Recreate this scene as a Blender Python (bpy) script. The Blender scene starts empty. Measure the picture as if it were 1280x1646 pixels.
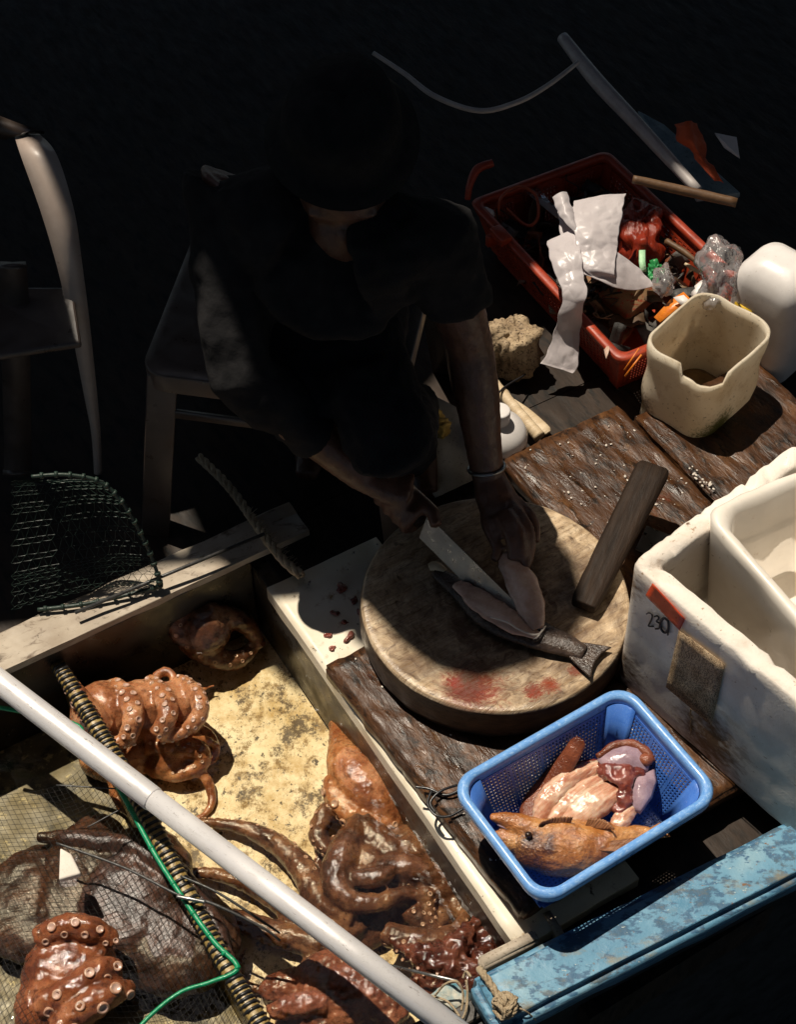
import bpy, bmesh, math, random
from mathutils import Vector, Matrix, noise
random.seed(7)
SC = bpy.context.scene
COL = SC.collection
R = math.radians

# ------------------------------------------------------------------ camera
CAM = Vector((0, -1.5, 2.02)); PITCH = R(50); FPX = 2533.0
cd = bpy.data.cameras.new('camera'); cam = bpy.data.objects.new('camera', cd); COL.objects.link(cam)
cam.location = CAM; cam.rotation_euler = (R(90) - PITCH, 0, 0)
cd.sensor_fit = 'VERTICAL'; cd.sensor_height = 36; cd.lens = 36 * FPX / 1646
cd.clip_start = .05; cd.clip_end = 2000
SC.camera = cam
FW = Vector((0, math.cos(PITCH), -math.sin(PITCH))); UPV = Vector((0, math.sin(PITCH), math.cos(PITCH)))

# ------------------------------------------------------------------ light
SEL = R(68); SH = Vector((-.70, .71)).normalized()
SUN = Vector((SH.x * math.cos(SEL), SH.y * math.cos(SEL), math.sin(SEL)))
sl = bpy.data.lights.new('sun', 'SUN'); so = bpy.data.objects.new('sun', sl); COL.objects.link(so)
sl.energy = 5.0; sl.angle = R(.5); sl.color = (1, .90, .75)
so.rotation_euler = SUN.to_track_quat('Z', 'Y').to_euler()
w = bpy.data.worlds.new('World'); SC.world = w; w.use_nodes = True
nt = w.node_tree; sky = nt.nodes.new('ShaderNodeTexSky'); sky.sky_type = 'NISHITA'; sky.sun_disc = False
sky.sun_elevation = SEL; sky.sun_rotation = math.atan2(SH.x, SH.y)
bg = nt.nodes['Background']; nt.links.new(sky.outputs[0], bg.inputs[0]); bg.inputs[1].default_value = .05
SC.view_settings.view_transform = 'Standard'; SC.view_settings.look = 'None'
SC.view_settings.exposure = 0; SC.view_settings.gamma = 1

# ------------------------------------------------------------------ helpers
def P(x, y, z):
    """a point of the place at height z (metres)"""
    d = Vector((1, 0, 0)) * ((x - 640) / FPX) + UPV * (-(y - 823) / FPX) + FW
    return CAM + d * ((z - CAM.z) / d.z)
UD = Vector((.855, .519, 0)); VD = Vector((.519, -.855, 0)); OR = Vector((-.212, .066, 0))   # the boat's own axes
def W(u, v, z=0): return OR + UD * u + VD * v + Vector((0, 0, z))
BANG = math.atan2(UD.y, UD.x)

def crom(pts, n=8):
    """smooth curve through points of any dimension"""
    out = []; m = len(pts)
    for i in range(m - 1):
        p0, p1, p2, p3 = pts[max(i - 1, 0)], pts[i], pts[i + 1], pts[min(i + 2, m - 1)]
        for k in range(n):
            t = k / n
            out.append([.5 * ((2 * b) + (c - a) * t + (2 * a - 5 * b + 4 * c - d) * t * t + (3 * b - a - 3 * c + d) * t ** 3)
                        for a, b, c, d in zip(p0, p1, p2, p3)])
    out.append(list(pts[-1])); return out

def path(px, n=8):
    """[(px, py, z, r)...] -> smooth list of (Vector, r)"""
    q = [list(P(a, b, c)) + [r] for a, b, c, r in px]
    return [(Vector(s[:3]), max(s[3], .0006)) for s in crom(q, n)]

def tube(bm, pr, seg=10, cap=True, flat=1.0, up=None, mi=0):
    rings = []; prev = None
    for i, (p, r) in enumerate(pr):
        t = (pr[min(i + 1, len(pr) - 1)][0] - pr[max(i - 1, 0)][0])
        t = t.normalized() if t.length > 1e-9 else Vector((0, 0, 1))
        if prev is None:
            a = up if up else Vector((0, 0, 1))
            if abs(t.dot(a)) > .95: a = Vector((1, 0, 0))
            x = a.cross(t).normalized()
        else:
            x = (prev - t * prev.dot(t)).normalized()
        prev = x; y = t.cross(x)
        rings.append([bm.verts.new(p + x * math.cos(2 * math.pi * k / seg) * r + y * math.sin(2 * math.pi * k / seg) * r * flat) for k in range(seg)])
    for a, b in zip(rings, rings[1:]):
        for k in range(seg):
            bm.faces.new((a[k], a[(k + 1) % seg], b[(k + 1) % seg], b[k])).material_index = mi
    if cap:
        for rg, c in ((rings[0], pr[0][0]), (rings[-1], pr[-1][0])):
            f = bm.faces.new(rg if rg is rings[-1] else rg[::-1]); f.material_index = mi
    return rings

def rod(bm, a, b, r, seg=10, r2=None, mi=0):
    tube(bm, [(Vector(a), r), (Vector(b), r if r2 is None else r2)], seg, mi=mi)

def ball(bm, c, rad, rot=None, u=16, v=10, mi=0):
    M = Matrix.Translation(c) @ (rot.to_4x4() if rot else Matrix.Identity(4)) @ Matrix.Diagonal((*rad, 1))
    res = bmesh.ops.create_uvsphere(bm, u_segments=u, v_segments=v, radius=1, matrix=M)
    for vv in res['verts']:
        for f in vv.link_faces: f.material_index = mi

def obox(bm, c, x, y, z, mi=0):
    """box: centre, three half-axis vectors"""
    vs = [bm.verts.new(c + x * i + y * j + z * k) for i in (-1, 1) for j in (-1, 1) for k in (-1, 1)]
    for f in ((0, 1, 3, 2), (4, 6, 7, 5), (0, 4, 5, 1), (2, 3, 7, 6), (0, 2, 6, 4), (1, 5, 7, 3)):
        bm.faces.new([vs[i] for i in f]).material_index = mi

def ubox(bm, u0, u1, v0, v1, z0, z1):
    obox(bm, W((u0 + u1) / 2, (v0 + v1) / 2, (z0 + z1) / 2), UD * ((u1 - u0) / 2), VD * ((v1 - v0) / 2), Vector((0, 0, (z1 - z0) / 2)))

def prism(bm, pts, h):
    """closed outline extruded by vector h"""
    a = [bm.verts.new(p) for p in pts]; b = [bm.verts.new(p + h) for p in pts]
    bm.faces.new(a[::-1]); bm.faces.new(b)
    for i in range(len(pts)):
        j = (i + 1) % len(pts); bm.faces.new((a[i], a[j], b[j], b[i]))

def loft(bm, rows, close=False, mi=0):
    vs = [[bm.verts.new(p) for p in r] for r in rows]
    for a, b in zip(vs, vs[1:]):
        for k in range(len(a) - (0 if close else 1)):
            bm.faces.new((a[k], a[(k + 1) % len(a)], b[(k + 1) % len(a)], b[k])).material_index = mi
    return vs

def rring(c, x, y, hu, hv, r, z, ns=6, nc=6):
    """rounded rectangle ring of points round c"""
    out = []
    cs = [(hu - r, hv - r, 0), (-(hu - r), hv - r, 90), (-(hu - r), -(hv - r), 180), (hu - r, -(hv - r), 270)]
    for i, (a, b, d) in enumerate(cs):
        for k in range(nc + 1):
            g = R(d + 90 * k / nc); out.append((a + r * math.cos(g), b + r * math.sin(g)))
        na = cs[(i + 1) % 4]; e = R(d + 90); s = (a + r * math.cos(e), b + r * math.sin(e))
        t = (na[0] + r * math.cos(e), na[1] + r * math.sin(e))
        for k in range(1, ns):
            out.append((s[0] + (t[0] - s[0]) * k / ns, s[1] + (t[1] - s[1]) * k / ns))
    return [Vector((c.x, c.y, z)) + x * p + y * q for p, q in out]

def shake(bm, amp, scale, seed=0, only=None):
    bm.normal_update()
    for v in bm.verts:
        if only and not only(v): continue
        v.co += v.normal * (noise.fractal(v.co * scale + Vector((seed, seed * 2, 0)), 1, 2, 3) * amp)

def obj(name, bm, mats, parent=None, smooth=True, bevel=0, sub=0, wire=0, solid=0):
    bmesh.ops.recalc_face_normals(bm, faces=bm.faces)
    me = bpy.data.meshes.new(name); bm.to_mesh(me); bm.free()
    return objm(name, me, mats, parent, smooth, bevel, sub, wire, solid)

def objm(name, me, mats, parent=None, smooth=True, bevel=0, sub=0, wire=0, solid=0):
    o = bpy.data.objects.new(name, me); COL.objects.link(o)
    for m in (mats if isinstance(mats, (list, tuple)) else [mats]): me.materials.append(m)
    for p in me.polygons: p.use_smooth = smooth
    if wire:
        m = o.modifiers.new('wire', 'WIREFRAME'); m.thickness = wire; m.use_even_offset = False
    if solid:
        m = o.modifiers.new('solid', 'SOLIDIFY'); m.thickness = solid
    if bevel:
        m = o.modifiers.new('bevel', 'BEVEL'); m.width = bevel; m.segments = 2; m.limit_method = 'ANGLE'
    if sub:
        m = o.modifiers.new('sub', 'SUBSURF'); m.levels = sub; m.render_levels = sub
    if parent:
        o.parent = parent
        if not parent.parent: o.matrix_parent_inverse = Matrix.Translation(-parent.location)
    return o

def tag(o, label=None, cat=None, group=None, kind=None):
    if label: o['label'] = label
    if cat: o['category'] = cat
    if group: o['group'] = group
    if kind: o['kind'] = kind
    return o

def thing(name, label, cat, loc, group=None):
    o = bpy.data.objects.new(name, None); COL.objects.link(o); o.location = loc; o.empty_display_size = .05
    return tag(o, label, cat, group)

def remesh(bm, vox, smooth=3, amp=0, scale=30, seed=0):
    """fuse overlapping shapes into one continuous skin"""
    bmesh.ops.recalc_face_normals(bm, faces=bm.faces)
    me = bpy.data.meshes.new('tmp'); bm.to_mesh(me); bm.free()
    o = bpy.data.objects.new('tmp', me); COL.objects.link(o)
    m = o.modifiers.new('r', 'REMESH'); m.mode = 'VOXEL'; m.voxel_size = vox
    dg = bpy.context.evaluated_depsgraph_get()
    ev = o.evaluated_get(dg); nm = bpy.data.meshes.new_from_object(ev, depsgraph=dg)
    bpy.data.objects.remove(o); bpy.data.meshes.remove(me)
    b = bmesh.new(); b.from_mesh(nm); bpy.data.meshes.remove(nm)
    for _ in range(smooth): bmesh.ops.smooth_vert(b, verts=b.verts, factor=.5, use_axis_x=True, use_axis_y=True, use_axis_z=True)
    if amp: shake(b, amp, scale, seed)
    return b

# ------------------------------------------------------------------ materials
def pm(name, stops, scale=20, detail=8, rough=.5, bump=.2, bscale=None, spec=.5, metal=0, layers=(), stretch=(1, 1, 1),
       rot=0, rvar=.15, sss=0, trans=0, coat=0, dist=.0, bdist=.004, spots=()):
    m = bpy.data.materials.new(name); m.use_nodes = True
    n = m.node_tree.nodes; l = m.node_tree.links; b = n['Principled BSDF']
    tc = n.new('ShaderNodeTexCoord'); r0 = n.new('ShaderNodeMapping'); r0.inputs['Rotation'].default_value = (0, 0, -rot)
    mp = n.new('ShaderNodeMapping'); mp.inputs['Scale'].default_value = stretch
    l.new(tc.outputs['Object'], r0.inputs[0]); l.new(r0.outputs[0], mp.inputs[0])
    def nz(s, d, vec=mp, ro=.6, di=dist):
        t = n.new('ShaderNodeTexNoise'); t.inputs['Scale'].default_value = s; t.inputs['Detail'].default_value = d
        t.inputs['Roughness'].default_value = ro; t.inputs['Distortion'].default_value = di
        l.new(vec.outputs[0], t.inputs['Vector']); return t
    base = nz(scale, detail); rp = n.new('ShaderNodeValToRGB'); e = rp.color_ramp.elements
    while len(e) < len(stops): e.new(.5)
    for x, (p, c) in zip(e, stops): x.position = p; x.color = (*c, 1)
    l.new(base.outputs[0], rp.inputs[0]); out = rp.outputs[0]
    for col, s, lo, hi, d, iso in layers:
        t = nz(s, d, tc if iso else mp, .84 if iso == 2 else .64, 0); mr = n.new('ShaderNodeMapRange')
        mr.inputs[1].default_value = lo; mr.inputs[2].default_value = hi
        l.new(t.outputs[0], mr.inputs[0])
        mx = n.new('ShaderNodeMix'); mx.data_type = 'RGBA'
        l.new(mr.outputs[0], mx.inputs[0]); l.new(out, mx.inputs[6]); mx.inputs[7].default_value = (*col, 1)
        out = mx.outputs[2]
    for col, ctr_, rad, ns_, ed in spots:                   # stains with a place of their own
        sp_ = n.new('ShaderNodeVectorMath'); sp_.operation = 'DISTANCE'; sp_.inputs[1].default_value = ctr_
        l.new(tc.outputs['Object'], sp_.inputs[0]); t = nz(ns_, 9, tc, .68, .3)
        ma = n.new('ShaderNodeMath'); ma.operation = 'MULTIPLY_ADD'; ma.inputs[1].default_value = 1 / rad
        l.new(sp_.outputs['Value'], ma.inputs[0])
        mb_ = n.new('ShaderNodeMath'); mb_.operation = 'MULTIPLY'; mb_.inputs[1].default_value = -3.2; l.new(t.outputs[0], mb_.inputs[0])
        l.new(mb_.outputs[0], ma.inputs[2])
        mr = n.new('ShaderNodeMapRange'); mr.inputs[1].default_value = -.6 + ed; mr.inputs[2].default_value = -.6 - ed; l.new(ma.outputs[0], mr.inputs[0])
        mx = n.new('ShaderNodeMix'); mx.data_type = 'RGBA'; l.new(mr.outputs[0], mx.inputs[0]); l.new(out, mx.inputs[6]); mx.inputs[7].default_value = (*col, 1); out = mx.outputs[2]
    l.new(out, b.inputs['Base Color'])
    b.inputs['Metallic'].default_value = metal; b.inputs['Specular IOR Level'].default_value = spec
    b.inputs['Coat Weight'].default_value = coat; b.inputs['Coat Roughness'].default_value = .08
    rn = nz(scale * 2.3, 4); rr = n.new('ShaderNodeMapRange'); rr.inputs[1].default_value = .3; rr.inputs[2].default_value = .7
    rr.inputs[3].default_value = max(rough - rvar, .03); rr.inputs[4].default_value = min(rough + rvar, 1)
    l.new(rn.outputs[0], rr.inputs[0]); l.new(rr.outputs[0], b.inputs['Roughness'])
    if bump:
        bn = nz(bscale or scale * 2, 8); bp = n.new('ShaderNodeBump'); bp.inputs['Strength'].default_value = bump
        bp.inputs['Distance'].default_value = bdist
        l.new(bn.outputs[0], bp.inputs['Height']); l.new(bp.outputs[0], b.inputs['Normal'])
        if coat: l.new(bp.outputs[0], b.inputs['Coat Normal'])
    if sss:
        b.inputs['Subsurface Weight'].default_value = sss; b.inputs['Subsurface Radius'].default_value = (1, .4, .25)
        b.inputs['Subsurface Scale'].default_value = .011
    if trans:
        tl = n.new('ShaderNodeBsdfTranslucent'); l.new(out, tl.inputs[0])
        mx = n.new('ShaderNodeMixShader'); mx.inputs[0].default_value = trans
        l.new(b.outputs[0], mx.inputs[1]); l.new(tl.outputs[0], mx.inputs[2])
        l.new(mx.outputs[0], n['Material Output'].inputs[0])
    return m

def clear(name, tint, ior=1.33, rough=.03, bump=.1, bscale=30, gain=1.0, bdist=.004, milk=0):
    """thin clear film or water surface: mirrors by Fresnel, lets the rest straight through"""
    m = bpy.data.materials.new(name); m.use_nodes = True; n = m.node_tree.nodes; l = m.node_tree.links
    n.remove(n['Principled BSDF'])
    tr = n.new('ShaderNodeBsdfTransparent'); tr.inputs[0].default_value = (*tint, 1)
    gl = n.new('ShaderNodeBsdfGlossy'); gl.inputs['Roughness'].default_value = rough; gl.inputs[0].default_value = (1, 1, 1, 1)
    fr = n.new('ShaderNodeFresnel'); fr.inputs[0].default_value = ior
    tc = n.new('ShaderNodeTexCoord'); t = n.new('ShaderNodeTexNoise'); t.inputs['Scale'].default_value = bscale; t.inputs['Detail'].default_value = 3
    l.new(tc.outputs['Object'], t.inputs['Vector'])
    bp = n.new('ShaderNodeBump'); bp.inputs['Strength'].default_value = bump; bp.inputs['Distance'].default_value = bdist
    l.new(t.outputs[0], bp.inputs['Height']); l.new(bp.outputs[0], gl.inputs['Normal']); l.new(bp.outputs[0], fr.inputs['Normal'])
    if milk:
        df = n.new('ShaderNodeBsdfDiffuse'); df.inputs[0].default_value = (.82, .79, .80, 1); l.new(bp.outputs[0], df.inputs['Normal'])
        tl = n.new('ShaderNodeBsdfTranslucent'); tl.inputs[0].default_value = (.8, .77, .78, 1)
        m1 = n.new('ShaderNodeMixShader'); m1.inputs[0].default_value = .5; l.new(df.outputs[0], m1.inputs[1]); l.new(tl.outputs[0], m1.inputs[2])
        m2 = n.new('ShaderNodeMixShader'); m2.inputs[0].default_value = milk; l.new(tr.outputs[0], m2.inputs[1]); l.new(m1.outputs[0], m2.inputs[2]); tr = m2
    mm = n.new('ShaderNodeMath'); mm.operation = 'MULTIPLY'; mm.use_clamp = True; mm.inputs[1].default_value = gain
    l.new(fr.outputs[0], mm.inputs[0])
    mx = n.new('ShaderNodeMixShader'); l.new(mm.outputs[0], mx.inputs[0]); l.new(tr.outputs[0], mx.inputs[1]); l.new(gl.outputs[0], mx.inputs[2])
    l.new(mx.outputs[0], n['Material Output'].inputs[0]); return m

K = {}
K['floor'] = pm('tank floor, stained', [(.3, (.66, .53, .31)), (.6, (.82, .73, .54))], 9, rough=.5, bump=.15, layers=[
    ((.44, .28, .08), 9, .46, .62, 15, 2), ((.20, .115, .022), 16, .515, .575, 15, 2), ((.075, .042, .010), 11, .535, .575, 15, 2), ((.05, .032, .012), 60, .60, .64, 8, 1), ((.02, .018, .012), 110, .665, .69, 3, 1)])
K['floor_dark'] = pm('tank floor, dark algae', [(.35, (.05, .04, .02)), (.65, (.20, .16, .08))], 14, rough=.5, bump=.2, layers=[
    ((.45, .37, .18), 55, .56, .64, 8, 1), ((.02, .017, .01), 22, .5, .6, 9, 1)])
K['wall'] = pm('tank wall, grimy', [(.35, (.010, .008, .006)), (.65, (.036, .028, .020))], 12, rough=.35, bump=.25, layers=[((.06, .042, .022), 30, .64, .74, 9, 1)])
K['ledge'] = pm('ledge, weathered', [(.3, (.30, .24, .18)), (.7, (.50, .43, .34))], 14, rough=.7, bump=.3, layers=[
    ((.12, .08, .05), 22, .55, .68, 9, 1), ((.06, .045, .03), 60, .62, .7, 6, 1)])
K['gold'] = pm('brassy worn edge', [(.3, (.20, .12, .03)), (.7, (.40, .29, .10))], 60, rough=.4, bump=.3, layers=[((.05, .033, .012), 50, .52, .62, 7, 1)])
K['blk'] = pm('black plastic', [(.3, (.008, .008, .009)), (.7, (.02, .02, .022))], 60, rough=.35, bump=.1)
K['grncord'] = pm('green cord', [(.3, (.0, .18, .07)), (.7, (.005, .30, .13))], 120, rough=.35, bump=.2)
def wood(name, a, b, c, rough=.28):
    return pm(name, [(.3, a), (.55, b), (.75, c)], 8, detail=14, rough=rough, bump=.55, bscale=30, stretch=(3.0, 1, 2), rot=math.atan2(VD.y, VD.x) + math.pi / 2,
              rvar=.22, bdist=.005, dist=.5, spec=.32, layers=[((.012, .007, .004), 30, .53, .66, 10, 0), ((.17, .08, .035), 40, .64, .74, 10, 0), ((.010, .006, .004), 7, .50, .60, 15, 2), ((.15, .03, .012), 6, .58, .72, 12, 2),
              ((.20, .12, .06), 9, .58, .66, 15, 2), ((.26, .19, .12), 120, .71, .77, 4, 1)])
K['plank'] = wood('soaked plank', (.026, .010, .004), (.075, .031, .012), (.16, .073, .029), .38)
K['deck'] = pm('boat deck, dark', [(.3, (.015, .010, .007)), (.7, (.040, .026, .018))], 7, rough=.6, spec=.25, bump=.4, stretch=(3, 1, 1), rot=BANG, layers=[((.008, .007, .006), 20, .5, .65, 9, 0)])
K['tray'] = pm('dirty white board', [(.3, (.66, .57, .42)), (.6, (.80, .73, .60))], 10, rough=.4, bump=.15, layers=[
    ((.33, .18, .05), 20, .59, .72, 9, 1), ((.07, .04, .02), 38, .63, .69, 9, 1)])
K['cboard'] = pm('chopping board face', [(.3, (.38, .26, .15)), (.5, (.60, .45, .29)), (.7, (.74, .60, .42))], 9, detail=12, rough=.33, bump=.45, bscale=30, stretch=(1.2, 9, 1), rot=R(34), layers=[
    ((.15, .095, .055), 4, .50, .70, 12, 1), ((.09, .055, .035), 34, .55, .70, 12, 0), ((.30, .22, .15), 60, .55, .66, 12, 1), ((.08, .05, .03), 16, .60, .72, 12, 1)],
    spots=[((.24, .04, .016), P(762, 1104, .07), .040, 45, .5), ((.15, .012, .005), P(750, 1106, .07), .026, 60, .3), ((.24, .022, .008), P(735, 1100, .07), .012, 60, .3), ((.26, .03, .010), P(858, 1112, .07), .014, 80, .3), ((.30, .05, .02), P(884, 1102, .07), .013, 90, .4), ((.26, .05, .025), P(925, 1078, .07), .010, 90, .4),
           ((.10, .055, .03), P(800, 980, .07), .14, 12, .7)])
K['cside'] = pm('chopping board rim', [(.3, (.028, .016, .010)), (.7, (.095, .058, .034))], 16, rough=.4, bump=.5, layers=[((.012, .008, .006), 24, .48, .64, 9, 1)])
K['blood'] = pm('fish blood', [(.3, (.20, .012, .006)), (.7, (.42, .05, .02))], 40, rough=.1, bump=.1)
K['eps'] = pm('styrofoam, used', [(.3, (.68, .60, .52)), (.6, (.84, .79, .72))], 7, rough=.8, bump=.5, bscale=240, bdist=.0015, layers=[
    ((.48, .37, .27), 6, .56, .85, 11, 1), ((.30, .17, .08), 44, .64, .72, 8, 1), ((.14, .08, .045), 26, .66, .72, 10, 1), ((.16, .09, .05), 110, .68, .72, 4, 1)],
    spots=[((.16, .095, .05), P(985, 1060, .03), .05, 30, .5), ((.22, .13, .07), P(1030, 920, .24), .03, 40, .5), ((.25, .15, .08), P(1130, 1200, .05), .05, 30, .5)])
K['epsclean'] = pm('white plastic lining', [(.3, (.70, .64, .56)), (.7, (.82, .77, .70))], 9, rough=.4, bump=.06, layers=[((.45, .33, .22), 16, .62, .8, 9, 1)])
K['redtape'] = pm('red tape', [(.3, (.48, .05, .018)), (.7, (.62, .09, .03))], 50, rough=.4, bump=.2)
K['label'] = pm('mouldy paper label', [(.35, (.30, .19, .10)), (.65, (.56, .42, .27))], 34, rough=.7, bump=.2, layers=[((.035, .02, .01), 60, .50, .56, 9, 1), ((.10, .06, .03), 22, .52, .66, 9, 1)])
K['ink'] = pm('marker ink', [(.3, (.008, .008, .01)), (.7, (.02, .02, .024))], 200, rough=.5, bump=0)
K['blue'] = pm('blue basket plastic', [(.3, (.04, .14, .50)), (.7, (.07, .20, .60))], 30, rough=.35, bump=.06, layers=[((.20, .36, .68), 60, .56, .72, 6, 1), ((.10, .07, .05), 50, .64, .74, 7, 1)])
K['bluerim'] = pm('blue basket rim, scuffed', [(.3, (.11, .29, .66)), (.7, (.17, .38, .74))], 30, rough=.35, bump=.06, layers=[((.34, .54, .82), 50, .50, .68, 6, 1), ((.12, .08, .05), 70, .68, .72, 5, 1)])  # base colour lightened as sun on the rim, scuff layers over it
K['bluep'] = pm('weathered blue paint', [(.3, (.06, .19, .31)), (.55, (.12, .28, .40)), (.75, (.28, .42, .47))], 8, detail=9, rough=.55, bump=.35, bscale=60, layers=[
    ((.03, .10, .18), 18, .52, .58, 5, 1), ((.035, .11, .20), 42, .55, .61, 4, 1), ((.09, .10, .08), 9, .54, .66, 14, 2), ((.20, .18, .12), 15, .56, .72, 9, 1), ((.17, .075, .025), 48, .64, .69, 6, 1), ((.05, .045, .03), 34, .64, .70, 9, 1), ((.40, .48, .48), 110, .66, .70, 5, 1)])
K['hull'] = pm('hull side, black paint', [(.3, (.006, .007, .008)), (.7, (.016, .017, .018))], 14, rough=.6, bump=.2)  # near-black colour stands in for the shade below the beam
K['alu'] = pm('aluminium tube', [(.3, (.70, .68, .69)), (.7, (.82, .80, .80))], 8, rough=.38, bump=.06, bscale=120, metal=.25, rvar=.12, layers=[((.46, .43, .40), 9, .54, .72, 14, 2), ((.20, .18, .17), 90, .66, .72, 5, 1), ((.34, .31, .29), 26, .62, .70, 12, 1)])
def octo(name, a, b, c, rough=.3, coat=.35):
    k = lambda q, f: tuple(x * f for x in q)
    return pm(name, [(.36, a), (.50, b), (.66, c)], 24, detail=14, rough=rough - .04, bump=.38, bscale=240, sss=.45, rvar=.12, bdist=.003, coat=coat,
              layers=[(k(a, .45), 11, .52, .68, 9, 1), (k(a, .6), 95, .56, .66, 5, 1), (k(c, 1.25), 150, .64, .72, 4, 1)])
K['oct_o'] = octo('octopus skin, orange', (.22, .072, .030), (.40, .16, .068), (.58, .29, .145))
K['oct_b'] = octo('octopus skin, brown', (.060, .024, .013), (.13, .054, .028), (.25, .125, .065))
K['oct_d'] = octo('octopus skin, dark red', (.035, .009, .006), (.09, .026, .015), (.17, .058, .032), .14, .5)
K['oct_m'] = octo('octopus skin, dull brown', (.030, .014, .010), (.062, .028, .018), (.12, .055, .034), .36, .08)
K['oct_w'] = octo('octopus skin, wet orange', (.12, .034, .014), (.23, .072, .028), (.37, .15, .068), .16, .6)
K['oct_p'] = octo('octopus skin, pinkish', (.12, .04, .024), (.24, .085, .05), (.38, .16, .10))
K['suck'] = pm('sucker flesh', [(.3, (.36, .19, .12)), (.7, (.55, .34, .24))], 90, rough=.22, bump=.1, sss=.2)
K['suckin'] = pm('sucker cup', [(.3, (.42, .26, .20)), (.7, (.60, .42, .35))], 90, rough=.25, bump=.1)
K['flesh'] = pm('raw fish flesh', [(.34, (.44, .18, .11)), (.5, (.62, .35, .23)), (.66, (.80, .60, .45))], 20, detail=10, rough=.16, bump=.28, bscale=60, sss=.4, stretch=(1.2, 7, 1), rot=R(38), coat=.5,
    layers=[((.40, .08, .055), 8, .53, .72, 10, 2), ((.84, .70, .56), 30, .60, .74, 8, 0)])
K['fleshd'] = pm('pale fish flesh', [(.3, (.42, .26, .20)), (.7, (.62, .45, .36))], 40, rough=.25, bump=.3, sss=.2)
K['gut'] = pm('bloody membrane', [(.3, (.07, .014, .010)), (.5, (.20, .045, .03)), (.7, (.40, .17, .13))], 45, rough=.12, bump=.6, detail=12, coat=.5)
K['gill'] = pm('pale purple membrane', [(.3, (.24, .16, .20)), (.6, (.42, .30, .34)), (.75, (.55, .42, .42))], 40, rough=.14, bump=.35, layers=[((.30, .07, .05), 35, .58, .68, 7, 1)])
K['grouper'] = pm('orange grouper skin', [(.34, (.20, .058, .013)), (.5, (.42, .150, .032)), (.66, (.60, .29, .09))], 15, detail=12, rough=.2, bump=.75, bscale=170, bdist=.004, spec=.6, coat=.5, layers=[
    ((.07, .020, .008), 9, .52, .66, 12, 2), ((.62, .40, .22), 30, .60, .74, 8, 1), ((.05, .018, .008), 80, .62, .69, 6, 1)],
    spots=[((.05, .015, .008), P(853, 1350, .08), .014, 40, .6), ((.06, .018, .008), P(882, 1362, .08), .010, 50, .5), ((.06, .018, .008), P(886, 1348, .08), .007, 50, .5), ((.07, .022, .01), P(850, 1390, .05), .03, 40, .6)])
K['redskin'] = pm('red brown fish skin', [(.3, (.10, .025, .012)), (.7, (.28, .085, .04))], 30, rough=.2, bump=.6, bscale=170)
K['fin'] = pm('fish fin', [(.3, (.22, .08, .03)), (.7, (.42, .20, .09))], 60, rough=.3, bump=.8, bscale=60, stretch=(1, 8, 1), rot=R(40))
K['dfish'] = pm('dark fish skin', [(.3, (.02, .014, .012)), (.7, (.09, .06, .045))], 60, rough=.25, bump=.5, bscale=200)
K['eye'] = pm('fish eye', [(.3, (.01, .006, .004)), (.7, (.03, .014, .008))], 60, rough=.08, bump=0)
K['steel'] = pm('worn steel', [(.3, (.22, .22, .22)), (.7, (.36, .36, .35))], 24, rough=.35, bump=.1, metal=.9, layers=[((.12, .06, .03), 30, .62, .72, 8, 1)])
K['dwood'] = pm('dark handle wood', [(.3, (.010, .006, .004)), (.7, (.034, .019, .011))], 9, rough=.6, spec=.2, bump=.5, stretch=(1, 8, 1), rot=R(68))
K['hdpe'] = pm('yellowed plastic', [(.3, (.78, .67, .50)), (.6, (.88, .80, .66))], 8, rough=.4, bump=.12, trans=.42, layers=[((.46, .32, .16), 7, .52, .74, 14, 2), ((.13, .085, .035), 30, .62, .70, 10, 1), ((.25, .15, .06), 90, .68, .73, 5, 1)],
    spots=[((.16, .15, .05), P(1150, 690, -.0), .035, 40, .35), ((.07, .065, .03), P(1148, 712, -.02), .020, 60, .3), ((.2, .12, .05), P(1030, 640, .0), .03, 40, .5)])
K['algae'] = pm('algae stain', [(.3, (.10, .10, .03)), (.7, (.26, .23, .09))], 60, rough=.7, bump=.4)
K['silt'] = pm('brown dregs', [(.3, (.10, .055, .02)), (.7, (.24, .15, .06))], 40, rough=.4, bump=.4)
K['white'] = pm('white plastic', [(.3, (.62, .58, .56)), (.7, (.76, .73, .71))], 14, rough=.4, bump=.08, layers=[((.22, .15, .10), 50, .66, .72, 6, 1)])
K['bag'] = pm('white plastic film', [(.3, (.62, .56, .57)), (.7, (.74, .69, .70))], 8, rough=.30, bump=.22, bscale=45, trans=.3, rvar=.08, spec=.5)
K['redbag'] = pm('red plastic film', [(.3, (.22, .022, .010)), (.7, (.42, .05, .02))], 20, rough=.22, bump=.8, bscale=30, trans=.3, stretch=(5, 1, 1))
K['crate'] = pm('red crate plastic', [(.3, (.27, .028, .010)), (.7, (.42, .055, .018))], 16, rough=.45, bump=.2, layers=[((.12, .02, .010), 22, .52, .70, 9, 1), ((.05, .025, .015), 50, .62, .70, 8, 1)])
K['green'] = pm('green plastic', [(.3, (.02, .20, .05)), (.7, (.06, .42, .14))], 50, rough=.3, bump=.5, trans=.2)
K['palegreen'] = pm('pale green foam', [(.3, (.30, .60, .33)), (.7, (.50, .75, .48))], 90, rough=.6, bump=.4)
K['card'] = pm('printed cardboard', [(.3, (.16, .085, .04)), (.7, (.34, .20, .10))], 16, rough=.7, bump=.3, layers=[((.30, .035, .015), 16, .56, .60, 3, 1), ((.05, .03, .02), 30, .60, .72, 8, 1)])
K['orange'] = pm('orange wrapper', [(.3, (.60, .14, .012)), (.7, (.75, .24, .02))], 50, rough=.35, bump=.3)
K['film'] = clear('clear plastic film', (.90, .89, .89), 1.4, .22, .5, 60, 1.5, .012, milk=.34)
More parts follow.
